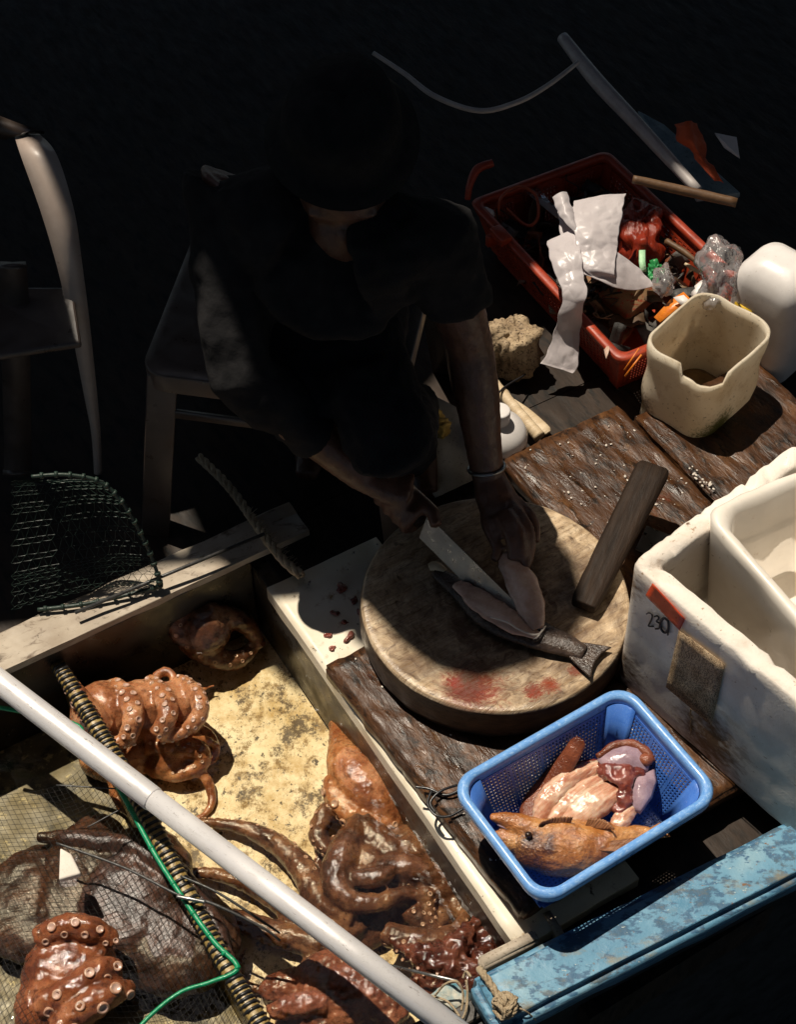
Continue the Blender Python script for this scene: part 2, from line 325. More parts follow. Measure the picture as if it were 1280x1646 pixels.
K['rust'] = pm('rusty red wire', [(.3, (.28, .05, .02)), (.7, (.45, .09, .03))], 60, rough=.5, bump=.3)
K['stick'] = pm('bleached stick', [(.3, (.46, .34, .20)), (.7, (.68, .55, .38))], 14, rough=.6, bump=.5, stretch=(1, 5, 1), rot=R(30), layers=[((.10, .06, .03), 90, .66, .72, 5, 1)])
K['lump'] = pm('crusted float', [(.3, (.20, .13, .07)), (.7, (.50, .38, .24))], 24, rough=.8, bump=.9, bscale=60, layers=[((.06, .035, .018), 24, .5, .64, 9, 1)])
K['sponge'] = pm('yellow foam', [(.3, (.42, .26, .05)), (.7, (.68, .48, .14))], 60, rough=.9, bump=1, bscale=120)
K['pan'] = pm('grey stained board', [(.3, (.34, .32, .28)), (.7, (.52, .50, .45))], 16, rough=.6, bump=.2, layers=[((.09, .075, .055), 40, .60, .68, 8, 1), ((.05, .04, .03), 14, .64, .72, 9, 1)])
K['chair'] = pm('plastic chair, dusky', [(.3, (.040, .028, .023)), (.7, (.075, .055, .045))], 14, rough=.4, bump=.1)  # colour darkened to stand for shade on stool and chair
K['chair_lit'] = pm('sunlit-tone plastic chair', [(.3, (.34, .27, .23)), (.7, (.44, .36, .31))], 14, rough=.4, bump=.1)  # lit copy of the chair colour, for the leg in sun
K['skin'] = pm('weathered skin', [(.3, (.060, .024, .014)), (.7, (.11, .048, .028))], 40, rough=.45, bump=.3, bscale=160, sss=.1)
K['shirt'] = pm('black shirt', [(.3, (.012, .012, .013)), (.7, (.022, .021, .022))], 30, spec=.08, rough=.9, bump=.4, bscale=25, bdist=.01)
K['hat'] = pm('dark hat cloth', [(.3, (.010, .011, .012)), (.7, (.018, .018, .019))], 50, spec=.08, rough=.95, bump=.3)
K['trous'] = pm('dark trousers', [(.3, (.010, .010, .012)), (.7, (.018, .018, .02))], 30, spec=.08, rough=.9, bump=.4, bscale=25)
K['net'] = pm('dark green net twine', [(.3, (.008, .018, .013)), (.7, (.02, .042, .03))], 100, rough=.5, bump=.2)
K['netblk'] = pm('black net twine', [(.3, (.012, .012, .011)), (.7, (.045, .042, .036))], 100, rough=.4, bump=.2)
K['rope'] = pm('hemp rope', [(.3, (.30, .22, .13)), (.7, (.50, .40, .27))], 90, rough=.85, bump=1, bscale=220)
K['cord'] = pm('dark grey cord', [(.3, (.02, .02, .02)), (.7, (.07, .068, .065))], 90, rough=.4, bump=.2)
K['cable'] = pm('grey hose', [(.3, (.30, .27, .26)), (.7, (.42, .39, .37))], 30, rough=.4, bump=.1)
K['steeltube'] = pm('grey tube', [(.3, (.32, .28, .27)), (.7, (.46, .42, .40))], 30, rough=.4, bump=.1)
K['bluebd'] = pm('faded blue board', [(.3, (.08, .14, .17)), (.7, (.20, .27, .30))], 24, rough=.6, bump=.3, layers=[((.05, .06, .06), 30, .58, .7, 8, 1)])
K['redcl'] = pm('orange red cloth', [(.3, (.40, .055, .015)), (.7, (.58, .10, .03))], 30, rough=.8, bump=.5)
K['broom'] = pm('brown stick wood', [(.3, (.07, .032, .013)), (.7, (.15, .078, .032))], 20, rough=.6, bump=.4)
K['scale'] = pm('fish scales', [(.3, (.50, .44, .38)), (.7, (.70, .64, .56))], 60, rough=.15, bump=0)
K['tarp'] = pm('dark tarpaulin', [(.3, (.010, .011, .012)), (.7, (.02, .022, .024))], 10, rough=.8, bump=.2)
K['water'] = clear('tank water', (.96, .93, .83), 1.33, .02, .35, 22, 1.0, .008)
K['wet'] = pm('dark harbour water', [(.3, (.004, .007, .007)), (.7, (.010, .014, .013))], 4, rough=.08, bump=.3, bscale=6, bdist=.05)

# ================================================================== THE SETTING
bm = bmesh.new()
s = 900
for a in range(1): loft(bm, [[Vector((-s, -s, -.75)), Vector((s, -s, -.75))], [Vector((-s, s, -.75)), Vector((s, s, -.75))]])
tag(obj('harbour_water', bm, K['wet']), kind='structure')
# deck: four slabs butting round the tank well
bm = bmesh.new()
UL, UR, VB, VF, TF = -1.15, 0.0, -.06, .76, -.222
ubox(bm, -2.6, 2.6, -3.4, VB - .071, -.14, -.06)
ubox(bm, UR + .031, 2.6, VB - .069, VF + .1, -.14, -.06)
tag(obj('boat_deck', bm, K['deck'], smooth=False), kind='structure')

# fish tank
tank = thing('fish_tank', 'shallow sunlit fish tank with stained cream floor sunk in the deck, holding octopuses', 'fish tank', W(-.4, .3, TF))
def slab(name, u0, u1, v0, v1, z0, z1, m, par, bev=.003, amp=0):
    b = bmesh.new(); ubox(b, u0, u1, v0, v1, z0, z1)
    if amp:
        bmesh.ops.subdivide_edges(b, edges=b.edges, cuts=24, use_grid_fill=True); shake(b, amp, 22, 3)
    return obj(name, b, m, par, smooth=bool(amp), bevel=0 if amp else bev)
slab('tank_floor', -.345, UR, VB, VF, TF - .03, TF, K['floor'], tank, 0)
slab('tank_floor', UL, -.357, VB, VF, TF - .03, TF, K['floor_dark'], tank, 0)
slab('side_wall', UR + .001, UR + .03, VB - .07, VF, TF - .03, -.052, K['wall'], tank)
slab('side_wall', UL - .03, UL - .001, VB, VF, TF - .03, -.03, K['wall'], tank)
slab('back_wall', UL, UR, VB - .03, VB - .001, TF - .03, -.036, K['wall'], tank)
slab('front_wall', UL, UR + .03, VF + .001, VF + .03, TF - .03, -.03, K['wall'], tank)
b = bmesh.new(); ubox(b, UL, .11, VB - .07, VB + .002, -.034, -.02)
bmesh.ops.subdivide_edges(b, edges=b.edges, cuts=30, use_grid_fill=True); shake(b, .0025, 30, 5)
obj('ledge', b, K['ledge'], tank)
dv = slab('divider', -.356, -.346, VB, VF, TF - .01, -.075, K['gold'], tank)
b = bmesh.new()                                            # woven rim: brassy core with black ribs
pr = [(W(-.351 + .004 * math.sin(v * 9), v, -.066), .0125) for v in [VB + (VF - VB) * i / 60 for i in range(61)]]
tube(b, pr, 10, flat=.55)
obj('rim_core', b, K['gold'], dv)
b = bmesh.new(); v = VB + .01
while v < VF - .01:
    u = -.351 + .004 * math.sin(v * 9); k = random.uniform(-.002, .002)
    tube(b, [(W(u - .0135, v + k, -.069), .0022), (W(u - .008, v, -.0595), .003), (W(u + .008, v, -.0595), .003), (W(u + .0135, v - k, -.069), .0022)], 6)
    v += random.uniform(.0075, .0125)
obj('rim_lacing', b, K['blk'], dv)
b = bmesh.new()
loft(b, [[W(UL + (UR - UL) * i / 40, VB + (VF - VB) * j / 40, -.135) for i in range(41)] for j in range(41)])
tag(obj('tank_water', b, K['water']), kind='structure')

# tarpaulin: unseen awning overhead, outline shaped to throw the wanted shade
edge = [(-700, 1010), (-300, 985), (100, 945), (230, 897), (345, 885), (410, 936), (470, 930), (515, 922), (540, 958), (556, 1000), (590, 975, .072), (640, 1030, .072), (700, 1074, .072), (770, 1090, .072),
        (850, 1068, .072), (915, 1030, .072), (945, 985, .072), (925, 900, .072), (880, 845, .072), (815, 808, .072), (730, 775), (672, 660), (650, 600), (695, 548), (780, 528), (845, 500), (885, 468), (925, 436), (985, 428), (1060, 424), (1105, 392), (1150, 405), (1200, 440), (1300, 470), (1700, 480)]
from mathutils.geometry import delaunay_2d_cdt
TZ = 2.6
def up_to_tarp(x, y, z=0):
    p = P(x, y, z) + SUN * ((TZ - z) / SUN.z); return Vector((p.x, p.y))
gap = [up_to_tarp(*q_) for q_ in edge + [(1700, 400), (1700, 2100), (-500, 2100)]]            # opening shaped to the lit ground
sun_hole = [up_to_tarp(a, b_, .44) for a, b_ in ((50, 290), (92, 318), (122, 380), (140, 425), (112, 470), (80, 445))]   # added hole that puts sun on the chair leg
outer = [Vector((-7, -5)), Vector((8, -5)), Vector((8, 9)), Vector((-7, 9))]
vv, ee = [], []
for lp_ in (gap, sun_hole, outer):
    o_ = len(vv); vv += lp_; ee += [(o_ + i, o_ + (i + 1) % len(lp_)) for i in range(len(lp_))]
V2, E2, F2, *_ = delaunay_2d_cdt(vv, ee, [], 0, 1e-5)
def inside(p, poly):
    c = False; j = len(poly) - 1
    for i in range(len(poly)):
        if (poly[i].y > p.y) != (poly[j].y > p.y) and p.x < (poly[j].x - poly[i].x) * (p.y - poly[i].y) / (poly[j].y - poly[i].y) + poly[i].x: c = not c
        j = i
    return c
b = bmesh.new(); bv_ = [b.verts.new((p.x, p.y, TZ)) for p in V2]
for f_ in F2:
    c = sum((V2[i] for i in f_), Vector((0, 0))) / len(f_)
    if not inside(c, gap) and not inside(c, sun_hole): b.faces.new([bv_[i] for i in f_])
tarp = tag(obj('shade_tarpaulin', b, K['tarp'], smooth=False, solid=.004), 'unseen dark tarpaulin awning, its outline shaped to throw the shade over the fishmonger', 'tarpaulin')

# planks and the white board they lie on
tr = bmesh.new(); ubox(tr, -.004, .205, 0, .735, -.066, -.037)
bmesh.ops.subdivide_edges(tr, edges=tr.edges, cuts=14, use_grid_fill=True); shake(tr, .0016, 12, 2)
tag(obj('white_board', tr, K['tray'], bevel=0), 'stained white board lying under the brown planks along the tank edge', 'board')
def plank(label, u0, u1, v0, v1, z0, z1, seed, skew_=0):
    b = bmesh.new(); ubox(b, u0, u1, v0, v1, z0, z1)
    bmesh.ops.bevel(b, geom=list(b.edges), offset=.005, segments=2, affect='EDGES')
    bmesh.ops.subdivide_edges(b, edges=[e for e in b.edges if e.calc_length() > .03], cuts=40, use_grid_fill=True)
    shake(b, .0035, 34, seed)
    if skew_:
        for v in b.verts: v.co += UD * (skew_ * ((v.co - OR).dot(VD) - v0) / (v1 - v0))
    return tag(obj('wooden_plank', b, K['plank']), label, 'plank', 'planks under the chopping board')
plank('soaked brown plank between the tank and the blue basket, chopping board on it', -.010, .420, .205, .705, -.034, 0, 1, .030)
plank('scarred brown plank behind the chopping board, beside the cut white container', .462, .712, -.012, .70, -.036, .001, 4)

plank('red brown plank at the right beside the foam box, scraps along its edge', .722, 1.0, .02, .78, -.05, -.004, 8)
# ================================================================== CHOPPING BOARD AND WHAT LIES ON IT
BC = Vector((.150, -.040, 0)); BR = .209; BT = .072
cb = thing('chopping_board', 'large round worn chopping board with blood at its near edge, fish being cut on it', 'chopping board', BC)
b = bmesh.new(); rows = []
prof = [(.0, .001), (.195, .001), (.206, .006), (.210, .020), (.2095, .055), (.2075, .066)]
for r, z in prof[1:]:
    rows.append([BC + Vector((math.cos(2 * math.pi * k / 96) * r, math.sin(2 * math.pi * k / 96) * r, z)) for k in range(96)])
loft(b, rows, True); shake(b, .0018, 26, 9)
obj('board_side', b, K['cside'], cb)
b = bmesh.new(); rows = []
for r, z in [(.2075, .0655), (.2065, .0695), (.203, .0722)] + [(.203 * (1 - i / 22), .0722 - .004 * (1 - (1 - i / 22) ** 2)) for i in range(1, 22)]:
    rows.append([BC + Vector((math.cos(2 * math.pi * k / 96) * r, math.sin(2 * math.pi * k / 96) * r, z)) for k in range(96)])
vs = loft(b, rows, True); b.faces.new(vs[-1]); shake(b, .0008, 30, 2)
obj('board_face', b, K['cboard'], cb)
def lozenge(bm_, stations, n=16, up=Vector((0, 0, 1)), mi=0, side=None):
    """fish-like loft: stations (centre, half width across, half thickness)"""
    rows = []
    for i, (c, wd, th) in enumerate(stations):
        t = (stations[min(i + 1, len(stations) - 1)][0] - stations[max(i - 1, 0)][0]).normalized()
        x = t.cross(up).normalized(); y = x.cross(t)
        rows.append([c + x * math.cos(2 * math.pi * k / n) * wd + y * math.sin(2 * math.pi * k / n) * th for k in range(n)])
    vs = loft(bm_, rows, True, mi); bm_.faces.new(vs[0][::-1]).material_index = mi; bm_.faces.new(vs[-1]).material_index = mi
def stns(px, n=6):
    q = [list(P(a, b_, z)) + [wd, th] for a, b_, z, wd, th in px]
    return [(Vector(s_[:3]), max(s_[3], .001), max(s_[4], .001)) for s_ in crom(q, n)]

# the fish under the knife
fx = thing('cut_fish', 'dark tailed fish split open on the round chopping board, pale fillet lifted', 'fish', P(840, 1000, .072))
b = bmesh.new()
lozenge(b, stns([(700, 918, .082, .010, .006), (745, 950, .083, .020, .010), (790, 985, .084, .030, .012), (850, 1015, .084, .028, .013), (905, 1035, .084, .020, .011), (940, 1050, .082, .014, .008)]))
shake(b, .002, 40, 1); obj('body', b, K['dfish'], fx)
b = bmesh.new()
lozenge(b, stns([(735, 938, .094, .010, .004), (775, 968, .098, .020, .007), (825, 1000, .099, .020, .007), (868, 1022, .096, .008, .004)]))
shake(b, .003, 50, 3); obj('flesh', b, K['fleshd'], fx)
b = bmesh.new()
lozenge(b, stns([(812, 890, .12, .012, .006), (826, 915, .12, .022, .008), (842, 945, .115, .025, .008), (855, 980, .108, .021, .007), (866, 1012, .10, .010, .005)]))
shake(b, .003, 45, 5); obj('fillet', b, K['fleshd'], fx)
b = bmesh.new(); lozenge(b, stns([(690, 912, .085, .006, .004), (700, 910, .086, .009, .005), (716, 918, .086, .005, .004)])); obj('bone', b, K['stick'], fx)
b = bmesh.new()
pr = [P(x, y, .080) for x, y in ((925, 1033), (948, 1036), (984, 1042), (968, 1052), (958, 1064), (953, 1076), (950, 1091), (932, 1075), (912, 1055))]
prism(b, pr, Vector((0, 0, .005))); obj('tail_fin', b, K['dfish'], fx, smooth=False, bevel=.002)
b = bmesh.new()
tube(b, path([(788, 992, .111, .0010), (815, 1000, .112, .0015), (835, 1012, .11, .0014), (855, 1020, .107, .0018), (868, 1018, .105, .0014), (878, 1006, .104, .001)]), 6)
tube(b, path([(858, 1027, .1, .001), (866, 1022, .104, .0016), (872, 1012, .105, .001)]), 6)
obj('skin_edge', b, K['scale'], fx)

# knife
kn = thing('fish_knife', 'long thin bladed knife held in the fist, slicing the fish on the round board', 'knife', P(760, 900, .09))
b = bmesh.new(); s0, s1 = P(688, 828, .15), P(840, 978, .108); dn = Vector((-.012, -.012, -.040))
rows = [[s0, s0 + dn], [s0 + (s1 - s0) * .55, s0 + (s1 - s0) * .55 + dn], [s0 + (s1 - s0) * .9, s0 + (s1 - s0) * .88 + dn * .65], [s1, s1 + dn * .05]]
loft(b, rows); obj('blade', b, K['steel'], kn, smooth=False, solid=.0016)
b = bmesh.new(); kd = (s1 - s0).normalized(); rod(b, s0 - kd * .005 + dn * .4, s0 - kd * .125 + dn * .4, .013, 12, .014); obj('handle', b, K['dwood'], kn)

# wooden bat and cleaver
bt = bmesh.new()
a0, a1 = P(938, 975, .088), P(1052, 752, .10); ax = (a1 - a0).normalized(); sx = ax.cross(Vector((0, 0, 1))).normalized()
up_ = ax.cross(sx).normalized()
if up_.z < 0: up_ = -up_
loft_rows = []
for k, wv in ((0, .019), (.03, .0215), (.3, .0235), (.7, .0265), (.97, .0275), (1, .025)):
    c = a0 + (a1 - a0) * k; hh = .011 if 0 < k < 1 else .009
    loft_rows.append([c + sx * wv * i + up_ * hh * j for i, j in ((-1, -.6), (-.85, -1), (.85, -1), (1, -.6), (1, .6), (.85, 1), (-.85, 1), (-1, .6))])
vs = loft(bt, loft_rows, True); bt.faces.new(vs[0][::-1]); bt.faces.new(vs[-1])
bmesh.ops.subdivide_edges(bt, edges=bt.edges, cuts=3, use_grid_fill=True); shake(bt, .0012, 40, 4)
tag(obj('wooden_bat', bt, K['dwood']), 'dark flat wooden handle lying across the right rim of the chopping board', 'wooden handle')
b = bmesh.new(); c0 = P(1045, 868, .012)
q = [P(1022, 884, .01), P(1040, 846, .01), P(1078, 862, .01), P(1060, 902, .01)]
prism(b, q, Vector((0, 0, .003)))
tag(obj('metal_plate', b, K['steel'], smooth=False, bevel=.001), 'small grey metal plate on the brown plank between wooden handle and foam box', 'metal plate')

# ================================================================== FOAM BOX
bx = Vector((.165, -.196, 0)).normalized(); by = Vector((-bx.y, bx.x, 0)); f0 = P(990, 1088, 0)
BL, BW_, BH = .50, .34, .285
fb = thing('foam_box', 'white used styrofoam box with red tape and mouldy label, right of the chopping board', 'foam box', f0 + bx * .25 + by * .17)
ctr = f0 + bx * (BL / 2) + by * (BW_ / 2)
b = bmesh.new(); ns = 30
rows = [rring(ctr, bx, by, BL / 2, BW_ / 2, .018, .002, ns), rring(ctr, bx, by, BL / 2 + .001, BW_ / 2 + .001, .018, .01, ns)]
for i in range(1, 15): rows.append(rring(ctr, bx, by, BL / 2 + .001 + .006 * i / 14, BW_ / 2 + .001 + .006 * i / 14, .018, .01 + (BH - .014) * i / 14, ns))
rows.append(rring(ctr, bx, by, BL / 2 + .004, BW_ / 2 + .004, .016, BH, ns))
rows.append(rring(ctr, bx, by, BL / 2 - .008, BW_ / 2 - .008, .013, BH + .001, ns))
rows.append(rring(ctr, bx, by, BL / 2 - .020, BW_ / 2 - .020, .010, BH, ns))
rows.append(rring(ctr, bx, by, BL / 2 - .024, BW_ / 2 - .024, .010, BH - .006, ns))
for i in range(1, 8): rows.append(rring(ctr, bx, by, BL / 2 - .024, BW_ / 2 - .024, .010, BH - .006 - .22 * i / 7, ns))
vs = loft(b, rows, True); b.faces.new(vs[0][::-1]); b.faces.new(vs[-1])
shake(b, .0010, 26, 6); shake(b, .0022, 60, 7, only=lambda v: v.co.z > BH - .014)
for v in b.verts:                                          # crumbled rim
    if v.co.z > BH - .012:
        e_ = noise.noise(v.co * 45); v.co.z -= max(0, e_ - .12) * .03
obj('box_body', b, K['eps'], fb)
FN = -by
def face_pt(s, h, out=.0006):
    k = .001 + .006 * h / BH
    return f0 + bx * s + FN * (k + out) + Vector((0, 0, h))
def inv_face(x, y):
    """where the sight line to a mark meets the box's lit-side face"""
    best = None
    d = (Vector((1, 0, 0)) * ((x - 640) / FPX) + UPV * (-(y - 823) / FPX) + FW)
    t = (f0 + FN * .004 - CAM).dot(FN) / d.dot(FN); p = CAM + d * t
    return (p - f0).dot(bx), p.z
def flatmark(px, m, name, out=.004, th=.001, n=8):
    c4 = [inv_face(*p) for p in px]
    b = bmesh.new(); rows = []
    for i in range(n + 1):
        row = []
        for j in range(n + 1):
            s_, t_ = i / n, j / n
            a = [c4[0][k] * (1 - s_) * (1 - t_) + c4[1][k] * s_ * (1 - t_) + c4[2][k] * s_ * t_ + c4[3][k] * (1 - s_) * t_ for k in (0, 1)]
            row.append(face_pt(a[0], a[1], out + .0006 * noise.noise(Vector((a[0] * 60, a[1] * 60, 1)))))
        rows.append(row)
    loft(b, rows); return obj(name, b, m, fb, solid=th)
flatmark([(1056, 933), (1108, 990), (1099, 1009), (1044, 953)], K['redtape'], 'red_tape')
flatmark([(1098, 1008), (1172, 1065), (1147, 1164), (1074, 1102)], K['label'], 'paper_label')
def stroke(bm_, px, r):
    q = crom([list(p) for p in px], 5); pr = []
    for x, y in q:
        s_, h_ = inv_face(x, y); pr.append((face_pt(s_, h_, .0035), r))
    tube(bm_, pr, 6, flat=1)
b = bmesh.new()
stroke(b, [(1044, 984), (1048, 982), (1053, 985), (1052, 993), (1047, 1002), (1048, 1004), (1055, 1004)], .0012)
stroke(b, [(1057, 988), (1062, 987), (1064, 991), (1060, 996), (1065, 999), (1064, 1007), (1058, 1008)], .0013)
stroke(b, [(1072, 990), (1067, 997), (1068, 1009), (1074, 1014), (1079, 1007), (1079, 995), (1073, 990)], .0019)
stroke(b, [(1079, 993), (1080, 1005), (1078, 1018)], .0013)
obj('marker_writing', b, K['ink'], fb)
b = bmesh.new()
for k in range(3):
    s_, h_ = inv_face(1112 + k * .4, 1140 + k * 14); tube(b, [(face_pt(s_, h_, .002), .002), (face_pt(s_ + .001, h_ - .022, .002), .0013)], 6, flat=.4)
obj('rust_drip', b, K['silt'], fb)
# moulded tub sitting in the box
tb = thing('foam_tray', 'white moulded foam tray standing askew inside the styrofoam box', 'foam tray', ctr + Vector((.05, .03, .02)))
b = bmesh.new(); tx = Matrix.Rotation(R(-12), 3, 'Z') @ bx; ty = Matrix.Rotation(R(-12), 3, 'Z') @ by; tc_ = f0 + bx * .168 + by * .188; tc_.z = 0
rows = [rring(tc_, tx, ty, .115, .085, .03, .09, 8), rring(tc_, tx, ty, .135, .106, .03, BH + .02, 8), rring(tc_, tx, ty, .136, .107, .03, BH + .034, 8), rring(tc_, tx, ty, .131, .102, .03, BH + .040, 8),
        rring(tc_, tx, ty, .120, .091, .03, BH + .036, 8), rring(tc_, tx, ty, .114, .085, .03, BH + .025, 8), rring(tc_, tx, ty, .106, .077, .025, BH - .03, 8), rring(tc_, tx, ty, .098, .070, .02, BH - .034, 8), rring(tc_, tx, ty, .092, .064, .02, .14, 8)]
vs = loft(b, rows, True); b.faces.new(vs[-1]); b.faces.new(vs[0][::-1]); shake(b, .003, 30, 8)
obj('tray_body', b, K['epsclean'], tb)

# ================================================================== BLUE BASKET WITH FISH
RZ = .125
c4 = [P(727, 1258, RZ), P(1000, 1104, RZ), P(1156, 1275, RZ), P(880, 1446, RZ)]
bc = sum(c4, Vector()) / 4; bu = ((c4[1] - c4[0]) + (c4[2] - c4[3])).normalized(); bv = Vector((bu.y, -bu.x, 0))
hu = (((c4[1] - c4[0]).length + (c4[2] - c4[3]).length) / 4) * 1.055; hv = (((c4[3] - c4[0]).length + (c4[2] - c4[1]).length) / 4) * 1.04
bk = thing('blue_basket', 'bright blue mesh plastic basket holding cut fish on the planks', 'basket', Vector((bc.x, bc.y, 0)))
b = bmesh.new(); q = lambda z, d, r: rring(bc, bu, bv, hu - d, hv - d, r, z, 10, 8)
rows = [q(RZ - .016, .004, .034), q(RZ - .016, 0, .036), q(RZ - .004, -.001, .037), q(RZ, .002, .036), q(RZ + .001, .006, .033), q(RZ, .011, .03), q(RZ - .004, .013, .028), q(RZ - .022, .015, .028), q(RZ - .022, .012, .03), q(RZ - .010, .009, .03)]
loft(b, rows + [rows[0]], True); bmesh.ops.remove_doubles(b, verts=b.verts, dist=1e-5); obj('rim', b, K['bluerim'], bk)
def lattice(bm_, a, b_, c, d, nu, nv, w_, t_, m0=0, m1=0):
    """bars between quad a-b (bottom) and d-c (top)"""
    nrm = (b_ - a).cross(d - a).normalized() * t_
    def at(s_, q_): return (a * (1 - s_) + b_ * s_) * (1 - q_) + (d * (1 - s_) + c * s_) * q_
    for i in range(nu + 1):
        s_ = i / nu; p0, p1 = at(s_, 0), at(s_, 1); x = (b_ - a).normalized() * (w_ * (2.2 if i % 9 == 0 else 1))
        obox(bm_, (p0 + p1) / 2, x, (p1 - p0) / 2, nrm)
    for j in range(nv + 1):
        s_ = j / nv; p0, p1 = at(0, s_), at(1, s_); y = (d - a).normalized() * (w_ * (2 if j in (0, nv) else 1))
        obox(bm_, (p0 + p1) / 2, (p1 - p0) / 2, y, nrm * .8)
def crn(d, z): return [Vector((bc.x, bc.y, z)) + bu * (hu - d) * i + bv * (hv - d) * j for i, j in ((-1, -1), (1, -1), (1, 1), (-1, 1))]
lo, hi = crn(.040, .006), crn(.015, RZ - .02)
mg = .085
for i in range(4):
    j = (i + 1) % 4; L = (hi[j] - hi[i]).length; n_ = int(L * .8 / .0058)
    b = bmesh.new()
    e = [(lo[i].lerp(lo[j], mg)), (lo[i].lerp(lo[j], 1 - mg)), (hi[i].lerp(hi[j], mg)), (hi[i].lerp(hi[j], 1 - mg))]
    lattice(b, e[0], e[1], e[3], e[2], n_, 15, .0012, .0011)
    obj('mesh_side', b, K['blue'], bk, smooth=False)
full_lo = rring(bc, bu, bv, hu - .040, hv - .040, .022, .004, 12, 6); full_hi = rring(bc, bu, bv, hu - .0135, hv - .0135, .03, RZ - .012, 12, 6)
n = len(full_lo)
for hc in hi:                                              # solid corners
    b = bmesh.new(); hc = hc + Vector((0, 0, .008))
    for k in range(n):
        a_, b2 = full_lo[k], full_lo[(k + 1) % n]; c_, d_ = full_hi[(k + 1) % n], full_hi[k]
        if (d_ - hc).length < .034 and (c_ - hc).length < .034: b.faces.new([b.verts.new(p) for p in (a_, b2, c_, d_)])
    bmesh.ops.remove_doubles(b, verts=b.verts, dist=1e-5)
    obj('corner_panel', b, K['blue'], bk, solid=.0022)
b = bmesh.new(); l2 = crn(.043, .004)
lattice(b, l2[0], l2[1], l2[2], l2[3], 34, 26, .0018, .0014); obj('mesh_bottom', b, K['blue'], bk, smooth=False)

# butterflied fish in the basket
bf = thing('gutted_fish', 'pink gutted fish opened flat, lying behind the orange grouper in the blue basket', 'fish', P(950, 1280, .012), None)
b = bmesh.new()
lozenge(b, stns([(934, 1188, .105, .006, .003), (926, 1202, .095, .013, .005), (900, 1240, .066, .016, .007), (872, 1275, .040, .018, .008), (858, 1310, .034, .020, .009), (880, 1330, .03, .014, .008)]))
shake(b, .002, 40, 2); obj('skin', b, K['redskin'], bf)
def fillet(px, seed, amp=.0022):
    b_ = bmesh.new(); lozenge(b_, stns(px, 8), 22); bmesh.ops.subdivide_edges(b_, edges=b_.edges, cuts=1, use_grid_fill=True)
    shake(b_, amp, 40, seed); shake(b_, amp * .6, 130, seed); return obj('fillet', b_, K['flesh'], bf)
fillet([(866, 1322, .042, .010, .008), (876, 1295, .052, .015, .013), (896, 1270, .058, .017, .016), (925, 1250, .060, .016, .015), (958, 1236, .060, .012, .010), (972, 1229, .058, .004, .004)], 1)
fillet([(886, 1326, .044, .008, .008), (902, 1302, .052, .014, .012), (928, 1280, .057, .015, .013), (958, 1260, .058, .014, .012), (982, 1246, .058, .006, .006)], 2)
fillet([(904, 1330, .044, .010, .008), (928, 1308, .053, .020, .014), (956, 1290, .058, .024, .017), (980, 1277, .060, .021, .015), (1000, 1264, .058, .008, .006)], 3)
fillet([(978, 1338, .05, .006, .005), (996, 1322, .056, .012, .009), (1012, 1304, .060, .012, .009), (1024, 1290, .06, .006, .005)], 4)
b = bmesh.new(); lozenge(b, stns([(868, 1325, .03, .02, .008), (905, 1290, .036, .04, .012), (950, 1265, .038, .045, .012), (990, 1250, .04, .03, .012), (1010, 1240, .04, .01, .01)]))
shake(b, .002, 40, 6); obj('belly_skin', b, K['gut'], bf)
b = bmesh.new()
lozenge(b, stns([(960, 1232, .066, .010, .008), (985, 1240, .074, .014, .012), (1005, 1262, .074, .014, .012), (1000, 1288, .066, .012, .010), (992, 1305, .06, .007, .006)]))
lozenge(b, stns([(985, 1235, .076, .010, .008), (1010, 1240, .078, .012, .010), (1035, 1245, .072, .008, .006)]))
f = remesh(b, .003, 1, .006, 70, 4); obj('innards', f, K['gut'], bf)
def shell(px, z, hgt, seed):
    """curved gill-cover plate from an outline"""
    c = [P(x, y, z) for x, y in px]; m_ = sum(c, Vector()) / len(c); bmx = bmesh.new(); rows = []
    for i in range(7):
        k = i / 6
        rows.append([m_ + (p - m_) * (1 - k * .97) + Vector((0, 0, hgt * math.sin(k * 1.57) + .004 * noise.noise(p * 50 + Vector((k * 3, seed, 0))))) for p in c])
    vs_ = loft(bmx, rows, True); bmx.faces.new(vs_[-1]); return bmx
hd = obj('head_plate', shell([(960, 1222), (978, 1203), (1005, 1194), (1034, 1203), (1048, 1222), (1042, 1240), (1012, 1244), (980, 1242)], .074, .016, 1), K['gill'], bf, solid=.004)
obj('head_plate', shell([(1002, 1262), (1026, 1244), (1053, 1234), (1057, 1256), (1049, 1284), (1030, 1308), (1016, 1300), (1010, 1280)], .066, .016, 4), K['gill'], bf, solid=.004)
b = bmesh.new(); tube(b, path([(962, 1216, .076, .004), (985, 1200, .078, .006), (1012, 1195, .08, .007), (1038, 1207, .08, .008), (1048, 1225, .076, .006)]), 8)
ball(b, P(1040, 1222, .08), (.011, .010, .008)); shake(b, .002, 60, 3); obj('jaw', b, K['redskin'], bf)

# orange grouper in front
gr = thing('grouper', 'whole orange brown grouper with gaping mouth, at the near side of the blue basket', 'fish', P(920, 1370, .02))
b = bmesh.new()
lozenge(b, stns([(787, 1311, .074, .004, .004), (800, 1314, .074, .009, .008), (826, 1322, .072, .014, .012), (856, 1334, .066, .020, .018)]))
lozenge(b, stns([(793, 1338, .062, .004, .004), (806, 1344, .060, .010, .009), (830, 1354, .056, .018, .015), (860, 1360, .052, .022, .02)]))
lozenge(b, stns([(826, 1342, .052, .016, .014), (840, 1347, .052, .030, .024), (865, 1357, .050, .038, .032), (905, 1362, .048, .042, .036), (945, 1360, .048, .037, .032), (985, 1351, .048, .027, .022), (1020, 1343, .048, .015, .012), (1048, 1341, .05, .011, .007)], 8), 20)
lozenge(b, stns([(838, 1338, .07, .010, .008), (870, 1334, .075, .012, .010), (905, 1332, .075, .012, .010), (940, 1334, .072, .008, .008)]))
